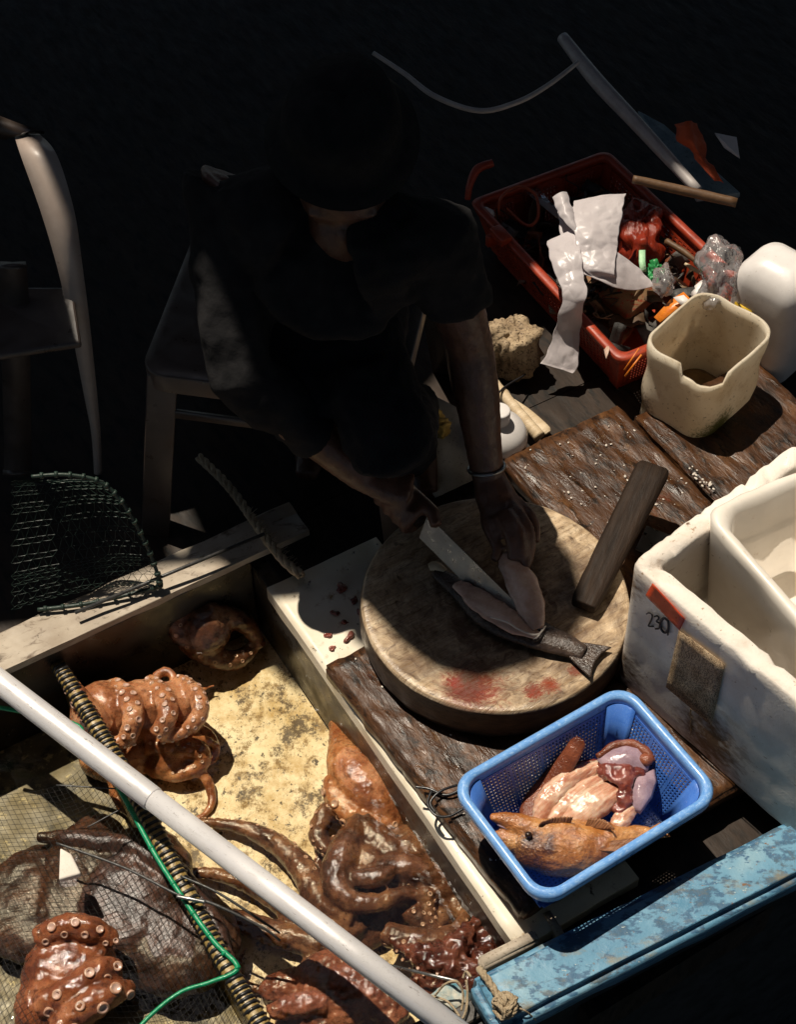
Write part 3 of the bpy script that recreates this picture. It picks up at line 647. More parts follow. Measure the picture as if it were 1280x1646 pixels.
f = remesh(b, .003, 2, .002, 50, 6); obj('body', f, K['grouper'], gr)
obj('mouth_lining', shell([(796, 1313), (815, 1312), (840, 1315), (858, 1322), (862, 1332), (840, 1336), (815, 1334), (800, 1326)], .072, .006, 2), K['gill'], gr, solid=.003)
b = bmesh.new(); ball(b, P(850, 1342, .082), (.0052, .0052, .0042)); obj('eye', b, K['eye'], gr)
def fin(px, z, dz, name, m, par):
    b_ = bmesh.new(); top = crom([list(p) for p in px], 5); bse = len(top)
    rows = [[P(x, y, z) for x, y in top], [P(x, y, z + dz * .6) * .5 + P(x, y, z) * .5 + Vector((0, 0, 0)) for x, y in top]]
    return b_
def fan(base, tips, z0, z1, name, m, par, th=.0016):
    b_ = bmesh.new(); n_ = 18; rows = []
    bs = crom([list(p) for p in base], n_); ts = crom([list(p) for p in tips], n_)
    N_ = min(len(bs), len(ts)); bs = [bs[int(i * (len(bs) - 1) / (N_ - 1))] for i in range(N_)]; ts = [ts[int(i * (len(ts) - 1) / (N_ - 1))] for i in range(N_)]
    for k in range(6):
        rows.append([P(*bs[i], z0).lerp(P(*ts[i], z1), k / 5) + Vector((0, 0, .0016 * math.sin(i * 2.0))) for i in range(N_)])
    loft(b_, rows); return obj(name, b_, m, par, solid=th)
fan([(864, 1330), (890, 1328), (918, 1324)], [(872, 1322), (895, 1314), (922, 1314)], .080, .092, 'dorsal_fin', K['fin'], gr)
fan([(940, 1330), (960, 1332), (982, 1334)], [(946, 1316), (972, 1318), (988, 1333)], .074, .084, 'dorsal_fin', K['fin'], gr)
fan([(965, 1368), (970, 1360), (980, 1352)], [(1010, 1370), (1022, 1358), (1030, 1346)], .070, .066, 'pectoral_fin', K['fin'], gr)
fan([(1040, 1334), (1042, 1341), (1042, 1348)], [(1062, 1322), (1072, 1332), (1078, 1345)], .05, .06, 'tail_fin', K['grouper'], gr)

# ================================================================== OCTOPUSES
def skew(a, b_, t): return a + (b_ - a) * t
def curl(px, py, z, head, length, c0, c1, r0, z1=None, n=70, wob=0):
    """an arm wandering over the tank floor and winding up towards its tip"""
    p = P(px, py, z); a = R(head); out = []; z1 = -.215 if z1 is None else z1
    for i in range(n):
        t = i / (n - 1); r = r0 * (1 - t) ** .8 + .0016
        out.append((Vector((p.x, p.y, max(z + (z1 - z) * min(1, t * 1.6), TF + r * .8))), r))
        a += (c0 + (c1 - c0) * t * t + wob * math.sin(t * 14)) / n; p = p + Vector((math.cos(a), math.sin(a), 0)) * length / n
    return out
def octopus(label, tubes, blobs, m, seed, sucks=(), amp=.0014, vox=.0032, sc=90, group='octopuses in the tank'):
    b = bmesh.new()
    for t in tubes: tube(b, t if isinstance(t[0][0], Vector) else path(t, 7), 12)
    for x, y, z, rx, ry, rz in blobs: ball(b, P(x, y, z), (rx, ry, rz), Matrix.Rotation(R(seed * 37 % 90), 3, 'Z'))
    bm_ = remesh(b, vox, 2, amp, sc, seed)
    for tpx, dirs, rs, pitch in sucks:
        pr = tpx if isinstance(tpx[0][0], Vector) else path(tpx, 10); acc = 0; side = 0
        for i in range(1, len(pr) - 1):
            acc += (pr[i][0] - pr[i - 1][0]).length
            p, r = pr[i]; g = rs * (.3 + .7 * min(1, r / .02)) * random.uniform(.85, 1.12)
            if acc < pitch * g / rs: continue
            acc = 0; side += 1
            t = (pr[i + 1][0] - pr[i - 1][0]).normalized(); d = Vector(dirs); d = (d - t * d.dot(t)).normalized()
            d = (Matrix.Rotation(R(24 if side % 2 else -24), 3, t) @ d)
            x = d.cross(t).normalized(); y = d.cross(x); c = p + d * r * .93
            rows = []
            for rr, hh in ((.9, -.5), (1.0, .05), (1.05, .28), (.92, .46), (.68, .42), (.45, .18)):
                rows.append([c + d * hh * g + x * math.cos(2 * math.pi * k / 12) * rr * g + y * math.sin(2 * math.pi * k / 12) * rr * g for k in range(12)])
            v_ = loft(bm_, rows, True, 1); bm_.faces.new(v_[-1]).material_index = 2
            for fcs in [f_ for vv in v_[-1] for f_ in vv.link_faces if all(q_ in v_[-1] or q_ in v_[-2] for q_ in f_.verts)]: fcs.material_index = 2
    o = obj('octopus', bm_, [m, K['suck'], K['suckin']]); return tag(o, label, 'octopus', group)
CV = (0, -.55, .85)
tA = [(182, 1100, -.125, .014), (206, 1122, -.105, .018), (214, 1155, -.10, .018), (203, 1188, -.118, .015)]
tB = [(240, 1094, -.13, .013), (264, 1122, -.108, .017), (268, 1154, -.105, .017), (250, 1182, -.12, .014)]
tC = [(286, 1092, -.13, .011), (312, 1112, -.115, .015), (322, 1142, -.112, .015), (304, 1172, -.125, .013)]
tD = [(100, 1082, -.075, .010), (122, 1112, -.075, .015), (146, 1146, -.085, .019), (170, 1172, -.11, .018)]
fr = [(140, 1192, -.125, .012), (175, 1197, -.12, .012), (215, 1186, -.12, .012)]
fr2 = [(255, 1186, -.13, .011), (285, 1180, -.13, .011), (312, 1166, -.13, .011)]
lw = [(232, 1200, -.16, .014), (275, 1200, -.165, .017), (318, 1206, -.175, .017), (322, 1230, -.19, .014), (285, 1246, -.195, .012), (245, 1240, -.2, .010)]
lw2 = [(140, 1200, -.16, .015), (165, 1232, -.18, .015), (200, 1246, -.195, .012), (228, 1240, -.2, .008)]
octopus('orange octopus with curled arms showing rows of pale suckers, beside the laced tank divider',
        [tA, tB, tC, tD, fr, fr2, lw, lw2, [(250, 1102, -.14, .008), (252, 1086, -.14, .008), (268, 1079, -.14, .008), (279, 1090, -.14, .007), (272, 1102, -.14, .005)],
         curl(250, 1215, -.18, 10, .20, -2, -8, .013), curl(190, 1225, -.18, 250, .16, 2, 9, .012), curl(290, 1170, -.18, 30, .14, -3, -11, .010), [(300, 1190, -.18, .014), (328, 1190, -.19, .009), (354, 1200, -.2, .003)], [(318, 1120, -.2, .008), (330, 1106, -.2, .004), (345, 1102, -.2, .002)]],
        [(168, 1152, -.15, .056, .060, .062), (228, 1146, -.16, .048, .055, .06), (285, 1142, -.165, .040, .048, .058), (210, 1210, -.19, .07, .04, .04), (275, 1215, -.195, .05, .035, .035), (165, 1215, -.19, .04, .04, .04)],
        K['oct_o'], 1, [(tA, (.25, -.4, .85), .0056, .0088), (tB, (.3, -.35, .85), .0052, .0082), (tC, (.5, -.1, .85), .0046, .0078), (tD, (-.6, -.5, .5), .0075, .014), (fr, (0, -.9, .3), .0042, .009), (fr2, (.2, -.9, .3), .0038, .009), (lw, (-.1, .2, .9), .004, .010), (lw2, (.2, .3, .9), .004, .010)])
t1 = [(298, 965, -.09, .014), (285, 1005, -.12, .02), (322, 1046, -.16, .02), (375, 1062, -.19, .018), (408, 1040, -.19, .012)]
octopus('dark octopus clinging to the shaded back wall of the tank', [t1, [(330, 985, -.1, .02), (390, 1000, -.15, .018), (420, 1040, -.19, .01)]], [(330, 1010, -.14, .05, .045, .05)], K['oct_b'], 2, [(t1, CV, .004, .011)])
t2 = [(536, 1252, -.165, .016), (541, 1284, -.165, .019), (572, 1314, -.165, .020), (612, 1326, -.17, .018), (648, 1318, -.18, .012)]
octopus('smooth orange octopus against the right tank wall, pale suckers below it',
        [[(543, 1160, -.19, .014), (549, 1196, -.18, .022), (560, 1232, -.165, .036), (585, 1265, -.16, .04), (620, 1302, -.17, .028), (648, 1316, -.18, .014)], t2,
         [(560, 1190, -.2, .012), (590, 1215, -.2, .016), (625, 1260, -.2, .016)]], [(562, 1238, -.172, .036, .044, .038), (546, 1178, -.19, .018, .024, .018)], K['oct_o'], 3, [(t2, (-.35, -.75, .45), .0068, .021)], amp=.002)
ta = [(650, 1395, -.17, .026), (598, 1345, -.17, .028), (556, 1306, -.175, .022), (524, 1310, -.185, .018), (512, 1345, -.19, .015), (530, 1372, -.19, .010)]
tb_ = [(300, 1318, -.20, .004), (345, 1323, -.2, .008), (400, 1334, -.2, .013), (452, 1362, -.195, .018), (490, 1402, -.19, .022), (520, 1450, -.185, .026), (575, 1480, -.18, .03)]
tcx = [(300, 1402, -.2, .007), (360, 1408, -.2, .012), (420, 1430, -.2, .017), (480, 1470, -.195, .022), (560, 1500, -.19, .028)]
td = [(580, 1322, -.165, .019), (552, 1372, -.155, .026), (540, 1416, -.150, .023), (562, 1447, -.148, .018), (608, 1452, -.15, .015), (648, 1436, -.152, .011), (690, 1444, -.158, .005)]
cA = curl(600, 1440, -.175, 200, .30, 1, 9, .017, wob=2); cB = curl(580, 1480, -.18, 230, .28, -1, -8, .016, wob=3); cC = curl(660, 1460, -.165, 300, .24, 2, 10, .016, wob=2)
cD = curl(640, 1420, -.16, 20, .20, -2, -10, .016); cE = curl(690, 1430, -.165, 250, .26, 1, 8, .015, wob=4); cF = curl(600, 1370, -.17, 110, .18, 3, 11, .014)
te = [(620, 1500, -.165, .018), (660, 1512, -.155, .020), (705, 1512, -.155, .018), (740, 1490, -.16, .013), (755, 1458, -.17, .008)]
octopus('biggest brown octopus sprawling with folded arms beside the dark right tank wall',
        [ta, tb_, tcx, td, te, cA, cB, cC, cD, cE, cF, [(690, 1400, -.18, .025), (730, 1450, -.18, .02), (770, 1500, -.18, .012)], [(600, 1400, -.16, .02), (650, 1395, -.15, .022), (700, 1410, -.16, .02), (720, 1440, -.17, .016)], [(560, 1410, -.15, .012), (600, 1412, -.14, .016), (630, 1402, -.142, .014)],
         [(320, 1480, -.2, .012), (380, 1480, -.2, .018), (440, 1500, -.2, .02), (520, 1520, -.2, .025)]],
        [(596, 1392, -.172, .042, .048, .030), (650, 1390, -.185, .075, .06, .040), (600, 1465, -.205, .07, .05, .03), (700, 1450, -.205, .06, .05, .03), (560, 1510, -.21, .06, .04, .02), (612, 1372, -.18, .034, .03, .036)], K['oct_b'], 4,
        [(ta, (-.9, .2, .3), .0042, .0085), (tb_, (.35, .75, .4), .0040, .0085), (tcx, (.3, .75, .4), .0034, .008), (te, (0, -.8, .5), .0035, .009), (cA, (.3, .5, .7), .0042, .0085), (cB, (-.3, .5, .7), .0042, .0085), (cC, (.5, -.3, .7), .004, .0085), (cD, (-.3, -.3, .8), .004, .0085), (cE, (.6, 0, .7), .004, .008), (cF, (-.8, 0, .5), .004, .008)], amp=.002, sc=80)
tf = [(430, 1628, -.15, .010), (470, 1618, -.145, .017), (510, 1612, -.145, .018), (545, 1608, -.16, .010)]
octopus('pinkish octopus mantle at the near end of the tank under the metal pole', [tf, [(480, 1580, -.18, .02), (530, 1560, -.17, .03), (590, 1600, -.17, .04), (640, 1650, -.18, .03)]],
        [(560, 1600, -.18, .075, .065, .05), (520, 1640, -.19, .07, .05, .04), (470, 1590, -.2, .05, .03, .03)], K['oct_p'], 5, amp=.004)
octopus('glossy dark red octopus heaped in the tank corner beside the blue beam',
        [[(640, 1515, -.16, .015), (700, 1545, -.13, .02), (760, 1560, -.12, .018), (800, 1540, -.13, .012)], [(690, 1580, -.16, .014), (720, 1545, -.12, .018), (745, 1510, -.12, .015), (770, 1480, -.14, .01)], [(720, 1600, -.15, .014), (760, 1570, -.12, .016), (790, 1520, -.13, .013)]],
        [(720, 1560, -.17, .06, .045, .05), (770, 1540, -.17, .045, .045, .05)], K['oct_d'], 6, [([(640, 1520, -.15, .013), (690, 1575, -.14, .014), (740, 1530, -.12, .014)], CV, .003, .009)], amp=.008, sc=70)
octopus('huge dull brown octopus lying under black netting in the left compartment',
        [[(60, 1345, -.15, .01), (140, 1350, -.14, .014), (230, 1368, -.135, .016), (300, 1420, -.13, .016), (345, 1490, -.135, .014), (375, 1560, -.14, .01)], [(230, 1375, -.13, .01), (280, 1395, -.12, .014), (320, 1440, -.125, .011)]],
        [(210, 1450, -.165, .13, .095, .042), (280, 1510, -.17, .09, .10, .04), (130, 1420, -.17, .12, .07, .035), (60, 1450, -.18, .1, .09, .03)], K['oct_m'], 7, amp=.004, sc=26)
g1 = [(60, 1510, -.09, .018), (108, 1490, -.075, .020), (150, 1494, -.075, .018), (185, 1515, -.09, .012)]
g2 = [(60, 1620, -.08, .02), (118, 1592, -.066, .023), (160, 1562, -.066, .022), (196, 1556, -.075, .012)]
g3 = [(90, 1660, -.08, .02), (140, 1618, -.066, .024), (180, 1596, -.068, .020), (214, 1586, -.085, .010)]
octopus('wet orange octopus with big pale suckers piled in the near left corner', [g1, g2, g3, [(60, 1560, -.11, .02), (120, 1540, -.1, .02), (170, 1530, -.1, .016)]], [(110, 1560, -.12, .07, .06, .045), (90, 1620, -.12, .06, .06, .045)], K['oct_w'], 8,
        [(g1, CV, .0065, .015), (g2, (0.1, -.6, .8), .0075, .018), (g3, (.1, -.6, .8), .0082, .02)], amp=.0025, sc=70)

# black net over the left compartment
def netting(name, rows, m, par=None, th=.0011):
    b_ = bmesh.new(); loft(b_, rows); return obj(name, b_, m, par, smooth=False, wire=th)
nt_ = thing('fishing_net', 'black fishing net with green edge cord slung over the left tank compartment', 'net', W(-.6, .4, -.1))
rows = []
for j in range(70):
    row = []
    for i in range(70):
        u = -.357 - .55 * i / 69; v = .10 + .60 * j / 69
        s_ = .012 * math.sin(u * 18 + v * 9); z = -.072 - .03 * math.sin(math.pi * min(1, i / 40)) + .02 * noise.noise(Vector((u * 7, v * 7, 3)))
        row.append(W(u + s_ * .4, v + .03 * math.sin(i * .16) + .01 * noise.noise(Vector((u * 12, v * 12, 0))), z))
    rows.append(row)
netting('netting', rows, K['netblk'], nt_, .0009)
b = bmesh.new()
cordp = [(-40, 1130, -.045, .0035), (108, 1160, -.04, .004), (140, 1190, -.045, .0038), (195, 1275, -.052, .0038), (250, 1375, -.054, .0038), (305, 1460, -.054, .0038), (345, 1515, -.054, .0038), (382, 1556, -.056, .0038), (340, 1578, -.062, .0032), (290, 1595, -.066, .003), (240, 1634, -.068, .003), (200, 1680, -.068, .003)]
tube(b, path(cordp, 8), 8)
pq = path(cordp[2:8], 8)
for i in range(0, len(pq), 5): tube(b, [(pq[i][0] - VD * .002, .0046), (pq[i][0] + VD * .002, .0046)], 8)
obj('edge_cord', b, K['grncord'], nt_)
b = bmesh.new()
for px in ([(90, 1355, -.06, .002), (200, 1395, -.055, .002), (290, 1440, -.048, .0022), (340, 1452, -.045, .0024), (420, 1490, -.06, .002), (450, 1512, -.08, .002)],
           [(290, 1408, -.05, .0015), (350, 1435, -.05, .002), (420, 1480, -.07, .002), (450, 1500, -.08, .0015)], [(90, 1262, -.06, .0012), (190, 1268, -.055, .0012)], [(140, 1330, -.07, .0012), (195, 1300, -.06, .0012)]):
    tube(b, path(px, 8), 8)
tag(obj('tank_lashing', b, K['cord']), 'thin black cords tied across the laced divider of the tank', 'cord')
b = bmesh.new(); tube(b, path([(284, 1441, -.043, .0024), (305, 1445, -.041, .003), (330, 1450, -.042, .0026)], 6), 8)
tag(obj('cable_tie', b, K['steel']), 'silvery cable clip on the black cords over the green edge cord', 'clip')
b = bmesh.new(); prism(b, [P(98, 1368, -.05), P(116, 1378, -.05), P(132, 1410, -.05), P(96, 1420, -.05)], Vector((0, 0, .012)))
tag(obj('foam_scrap', b, K['eps'], bevel=.003), 'small white foam scrap at the left edge over the netted octopus', 'foam scrap')

# pole across the tank
pl = thing('metal_pole', 'long bright aluminium pole lying diagonally across the tank', 'pole', P(400, 1400, -.02))
pa, pb = P(105, 1177, .012), P(690, 1624, .012); pdr = (pb - pa).normalized(); pj = P(245, 1284, .012)
b = bmesh.new(); rod(b, pj, pb + pdr * .10, .0172, 24); obj('tube', b, K['alu'], pl)
b = bmesh.new(); rod(b, pa - pdr * .45, pj + pdr * .002, .0185, 24); obj('sleeve', b, K['alu'], pl, bevel=.0015)

# dip net on the ledge
dn_ = thing('dip_net', 'dark green dip net with bent wire rim resting on the tank ledge', 'dip net', P(180, 960, 0))
fr_ = [(60, 980, -.01, .0035), (130, 972, -.01, .0035), (200, 957, -.01, .0035), (250, 944, -.005, .0035), (256, 935, .01, .0035), (243, 895, .05, .003), (222, 850, .10, .003), (195, 806, .15, .003), (160, 774, .185, .003), (105, 763, .20, .003), (50, 766, .2, .003)]
b = bmesh.new(); tube(b, path(fr_, 8), 8); pq = path(fr_, 8)
for i in range(2, len(pq) - 2, 3): tube(b, [(pq[i][0] - (pq[i + 1][0] - pq[i][0]).normalized() * .0025, .0055), (pq[i][0] + (pq[i + 1][0] - pq[i][0]).normalized() * .0025, .0055)], 6)
obj('wire_rim', b, K['net'], dn_)
rt = crom([(254, 940), (250, 915), (243, 895), (222, 850), (195, 806), (165, 776), (158, 772)], 6); rows = []
zz = lambda y: -.008 + .205 * max(0, min(1, (950 - y) / 185)) ** 1.0
NV = 26
for j in range(NV):
    k = j / (NV - 1); xr, yr = rt[int(k * (len(rt) - 1))]; row = []
    for i in range(26):
        t = i / 25; x = xr - t * (xr - 20); y = yr + t * t * 40 * (1 - k)
        bow = .05 * math.sin(math.pi * k) * math.sin(math.pi * min(1, t * 1.4 + .05))
        p = P(x, y, zz(yr)); row.append(p + Vector((0, .5, -.4)) * bow + Vector((.003 * (-1) ** (i + j), 0, .002 * noise.noise(p * 90))))
    rows.append(row)
netting('netting', rows, K['net'], dn_, .0013)
b = bmesh.new(); rod(b, P(120, 985, .0), P(425, 858, .012), .003, 8); obj('handle', b, K['cord'], dn_)

# blue beam, rope and bits at its end
b0, b1 = P(752, 1573, .02), P(1185, 1358, .02); bd = (b1 - b0).normalized(); bn = Vector((bd.y, -bd.x, 0))
b = bmesh.new(); BWD = .082
obox(b, b0 + bd * .55 + bn * BWD / 2 + Vector((0, 0, -.025)), bd * .55, bn * BWD / 2, Vector((0, 0, .025)))
bmesh.ops.bevel(b, geom=list(b.edges), offset=.010, segments=4, affect='EDGES')
bmesh.ops.subdivide_edges(b, edges=[e for e in b.edges if e.calc_length() > .05], cuts=30, use_grid_fill=True); shake(b, .002, 20, 2)
tag(obj('blue_beam', b, K['bluep']), 'weathered pale blue painted beam along the near edge, roped at its left end', 'beam')
b = bmesh.new(); obox(b, b0 + bd * .5 + bn * (BWD * .45) + Vector((0, 0, -.40)), bd * 1.3, bn * (BWD * .45), Vector((0, 0, .34)))
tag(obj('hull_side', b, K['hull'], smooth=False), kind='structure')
def twist(bm_, pr, r, n=3):
    """laid rope: strands wound round a path"""
    for s_ in range(n):
        o_ = []; ln = 0
        for i, (p, _) in enumerate(pr):
            if i: ln += (p - pr[i - 1][0]).length
            t = (pr[min(i + 1, len(pr) - 1)][0] - pr[max(i - 1, 0)][0]).normalized(); x = t.cross(Vector((.3, .2, .9))).normalized(); y = t.cross(x)
            a = ln / r * .9 + 2 * math.pi * s_ / n
            o_.append((p + x * math.cos(a) * r * .5 + y * math.sin(a) * r * .5, r * .58))
        tube(bm_, o_, 7)
rp_ = thing('hemp_rope', 'frayed tan rope knotted round the left end of the blue beam', 'rope', P(800, 1590, .03))
b = bmesh.new(); twist(b, path([(772, 1558, .0, .004), (776, 1563, .028, .004), (788, 1580, .03, .004), (800, 1598, .03, .004), (812, 1612, .03, .004), (816, 1632, .0, .004)], 14), .0052)
obj('loop', b, K['rope'], rp_)
b = bmesh.new()
for k in range(11):
    ax_ = Vector((random.uniform(-1, 1), random.uniform(-1, 1), random.uniform(.1, 1))).normalized(); x_ = ax_.cross(Vector((.3, .8, .2))).normalized(); y_ = ax_.cross(x_); c = P(812 + random.uniform(-10, 12), 1616 + random.uniform(-8, 10), .034)
    q = [c + (x_ * math.cos(g) + y_ * math.sin(g)) * random.uniform(.008, .013) for g in [i * .75 for i in range(9)]]
    twist(b, [(Vector(x[:3]), .003) for x in crom([list(p) for p in q], 4)], .0032)
obj('knot', b, K['rope'], rp_)
for px in ([(750, 1575, .02, .0018), (752, 1600, .01, .002), (748, 1630, 0, .002), (735, 1650, -.02, .002)], [(700, 1600, -.02, .0016), (716, 1582, .0, .0016), (735, 1578, .01, .0018), (745, 1598, .0, .0016), (742, 1625, -.01, .0016)],
           [(690, 1600, -.03, .0016), (720, 1610, -.02, .0018), (740, 1635, -.02, .0018)], [(826, 1618, .03, .0014), (845, 1625, .025, .0014), (862, 1640, .0, .0012)], [(757, 1570, .02, .002), (750, 1562, .0, .002), (745, 1572, -.01, .002)]):
    b = bmesh.new(); tube(b, path(px, 6), 6); obj('loose_strand', b, K['rope'], rp_)
b = bmesh.new(); ball(b, P(722, 1608, -.045), (.026, .02, .015)); shake(b, .012, 40, 3)
tag(obj('blue_rag', b, pm('rag, blue and white', [(.35, (.08, .24, .30)), (.6, (.50, .48, .40))], 50, rough=.8, bump=.8)), 'small blue and white rag under the rope beside the pole end', 'rag')
b = bmesh.new(); rod(b, P(610, 1548, -.10), P(735, 1577, -.01), .0022, 8)
tag(obj('thin_rod', b, K['steel']), 'thin grey rod sticking from the dark red octopus to the rope', 'rod')
b = bmesh.new(); obox(b, P(818, 1530, -.03), bd * .045, bn * .009, Vector((0, 0, .012))); bmesh.ops.bevel(b, geom=list(b.edges), offset=.003, segments=2, affect='EDGES')
obox(b, P(890, 1490, -.045), bn * .02, bd * .006, Vector((0, 0, .01)))
tag(obj('batten', b, K['ledge']), 'pale weathered batten behind the left end of the blue beam', 'batten')

# cable loop on the plank
b = bmesh.new()
tube(b, path([(668, 1265, .004, .0022), (690, 1268, .006, .0022), (715, 1278, .008, .0022), (735, 1272, .010, .0022), (742, 1262, .012, .0022)], 8), 8)
tube(b, path([(694, 1272, .005, .002), (688, 1292, .005, .002), (700, 1310, .006, .002), (722, 1312, .006, .002), (745, 1300, .008, .002)], 8), 8)
tube(b, path([(735, 1262, .012, .002), (708, 1272, .014, .002), (692, 1290, .01, .002), (700, 1306, .008, .002)], 8), 8)
tag(obj('cable_loop', b, K['blk']), 'loop of thin black cable on the wet plank left of the blue basket', 'cable')

# ================================================================== RIGHT: CONTAINER, CRATE AND RUBBISH
cz0, cz1 = -.058, .145
l_, f_, k_ = P(1020, 548, cz1), P(1140, 620, cz1), P(1078, 485, cz1)
ex = (f_ - l_).normalized(); ey = Vector((-ex.y, ex.x, 0)); wl = (f_ - l_).length; wd = max(.12, (k_ - l_).dot(ey) + .015)
wl = max(wl, .15)
cc = l_ + ex * wl / 2 + ey * wd / 2
wl_t, wd_t = wl, .19; cc = l_ + ex * (wl_t / 2 + .008) + ey * (wd_t / 2 + .004)
cn = thing('cut_container', 'yellowed square plastic container with its top cut off and broken rim', 'container', Vector((cc.x, cc.y, cz0)))
b = bmesh.new(); rows = []
H2 = lambda d, z, r: rring(cc, ex, ey, wl_t / 2 - d, wd_t / 2 - d, r, z, 10, 8)
for d, z, r in ((.03, cz0, .03), (.012, cz0 + .004, .04), (.003, cz0 + .018, .045)): rows.append(H2(d, z, r))
for i in range(1, 12): rows.append(H2(.003 - .003 * i / 11 + .002 * math.sin(i * 1.1), cz0 + .018 + (cz1 - cz0 - .018) * i / 11, .042))
no = len(rows)
for i in range(12): rows.append(H2(.0035 + .0005 * i, cz1 - (cz1 - cz0 - .01) * i / 11.5, .04))
vs = loft(b, rows, True); b.faces.new(vs[0][::-1]); b.faces.new(vs[-1])
for v in b.verts:                                          # broken front rim
    s_ = (v.co - l_).dot(ex) / wl_t; t_ = (v.co - l_).dot(ey)
    if t_ < .045 and s_ > .62 and v.co.z > .05: v.co.z -= (.020 + .006 * noise.noise(v.co * 60)) * min(1, (v.co.z - .05) / .09)
    if v.co.z > .1: v.co.z += .006 * noise.noise(v.co * 18)
obj('container_wall', b, K['hdpe'], cn)
b = bmesh.new(); loft(b, [H2(.01, cz0 + .03, .03), H2(.02, cz0 + .034, .03)], True); b.faces.new([b.verts.new(p) for p in H2(.0201, cz0 + .034, .03)])
obj('dregs', b, K['silt'], cn)
# white canister behind it, with clear bag
ct = thing('white_canister', 'white plastic canister with yellow print behind the cut container', 'canister', P(1190, 560, -.05))
b = bmesh.new(); c0 = P(1250, 478, .10); c0.z = -.03
rows = [rring(c0, ex, ey, .07 - d, .06 - d, r_, z, 6) for d, r_, z in ((.01, .03, -.058), (0, .03, -.04), (0, .03, .14), (.004, .03, .162), (.016, .024, .178), (.034, .018, .188), (.045, .01, .19))]
vs = loft(b, rows, True); b.faces.new(vs[0][::-1]); b.faces.new(vs[-1]); obj('canister_body', b, K['white'], ct)
b = bmesh.new(); rod(b, c0 + ex * .03 + Vector((0, 0, .188)), c0 + ex * .03 + Vector((0, 0, .212)), .014, 16); obj('cap', b, K['white'], ct)
b = bmesh.new(); obox(b, c0 - ex * .03 - ey * .0612 + Vector((0, 0, .10)), ex * .018, ey * .001, Vector((0, 0, .03))); obj('yellow_print', b, pm('yellow print', [(.3, (.7, .42, .02)), (.7, (.75, .5, .03))], 30), ct)
def crumple(px, z, hgt, amp, sc, seed, n=9):
    c = [P(x, y, z) for x, y in crom([list(p) for p in px + [px[0]]], 5)[:-1]]; m_ = sum(c, Vector()) / len(c); bmx = bmesh.new(); rows = []
    for i in range(n):
        k = i / (n - 1)
        rows.append([m_ + (p - m_) * math.cos(k * 1.5) + Vector((0, 0, hgt * math.sin(k * 1.57))) for p in c])
    vs_ = loft(bmx, rows, True); bmx.faces.new(vs_[-1]); bmesh.ops.subdivide_edges(bmx, edges=bmx.edges, cuts=1, use_grid_fill=True)
    shake(bmx, amp, sc, seed); return bmx
tag(obj('clear_bag', crumple([(1120, 430), (1135, 408), (1160, 400), (1185, 415), (1180, 470), (1150, 500), (1130, 490)], .12, .06, .016, 38, 2), K['film']), 'crumpled clear plastic bag against the white canister', 'plastic bag')
tag(obj('clear_wrap', crumple([(1052, 445), (1066, 432), (1080, 445), (1082, 468), (1068, 480), (1055, 470)], .12, .03, .008, 60, 4), K['film']), 'small wad of clear film under the green strap', 'plastic film')
b = bmesh.new(); tube(b, path([(1138, 497, .10, .006), (1128, 480, .11, .013), (1126, 465, .12, .013), (1120, 500, .1, .010)], 8), 10); shake(b, .008, 70, 2)
tag(obj('white_wad', b, K['white']), 'twisted white wad between the cut container and canister', 'wad')
b = bmesh.new(); loft(b, [[P(1052, 510, .1), P(1078, 482, .11), P(1100, 470, .12)], [P(1062, 520, .10), P(1090, 495, .11), P(1115, 485, .12)]]); shake(b, .004, 60, 1)
tag(obj('orange_wrapper', b, K['orange'], solid=.001), 'orange wrapper scrap behind the cut container rim', 'wrapper')
b = bmesh.new(); loft(b, [[P(1083, 478, .125), P(1100, 474, .13)], [P(1095, 490, .12), P(1118, 492, .12)]])
tag(obj('paper_scrap', b, K['white'], solid=.001), 'white paper scrap beside the orange wrapper', 'paper')

# red crate
CZ, CB = .062, -.055
L0, R0 = P(757, 322, CZ), P(998, 580, CZ); cu = (R0 - L0).normalized(); cv = Vector((-cu.y, cu.x, 0))
CW = .32; CL = (R0 - L0).length
if cv.x < 0: cv = -cv
cr = thing('red_crate', 'red plastic crate with slotted sides, full of rubbish, on the deck behind the fishmonger', 'crate', L0 + cu * CL / 2 + cv * CW / 2 - Vector((0, 0, CZ - CB)))
m_ = L0 + cu * CL / 2 + cv * CW / 2
def cq(i, j, d, z): return Vector((m_.x, m_.y, z)) + cu * (CL / 2 - d) * i + cv * (CW / 2 - d) * j
b = bmesh.new(); g = lambda z, d, r: rring(m_, cu, cv, CL / 2 - d, CW / 2 - d, r, z, 10, 5)
rows = [g(CZ - .022, .003, .02), g(CZ - .003, -.004, .022), g(CZ, .0, .022), g(CZ + .001, .008, .018), g(CZ - .002, .014, .016), g(CZ - .02, .010, .016)]
loft(b, rows + [rows[0]], True); bmesh.ops.remove_doubles(b, verts=b.verts, dist=1e-5); obj('rim', b, K['crate'], cr)
cs = [(-1, -1), (1, -1), (1, 1), (-1, 1)]
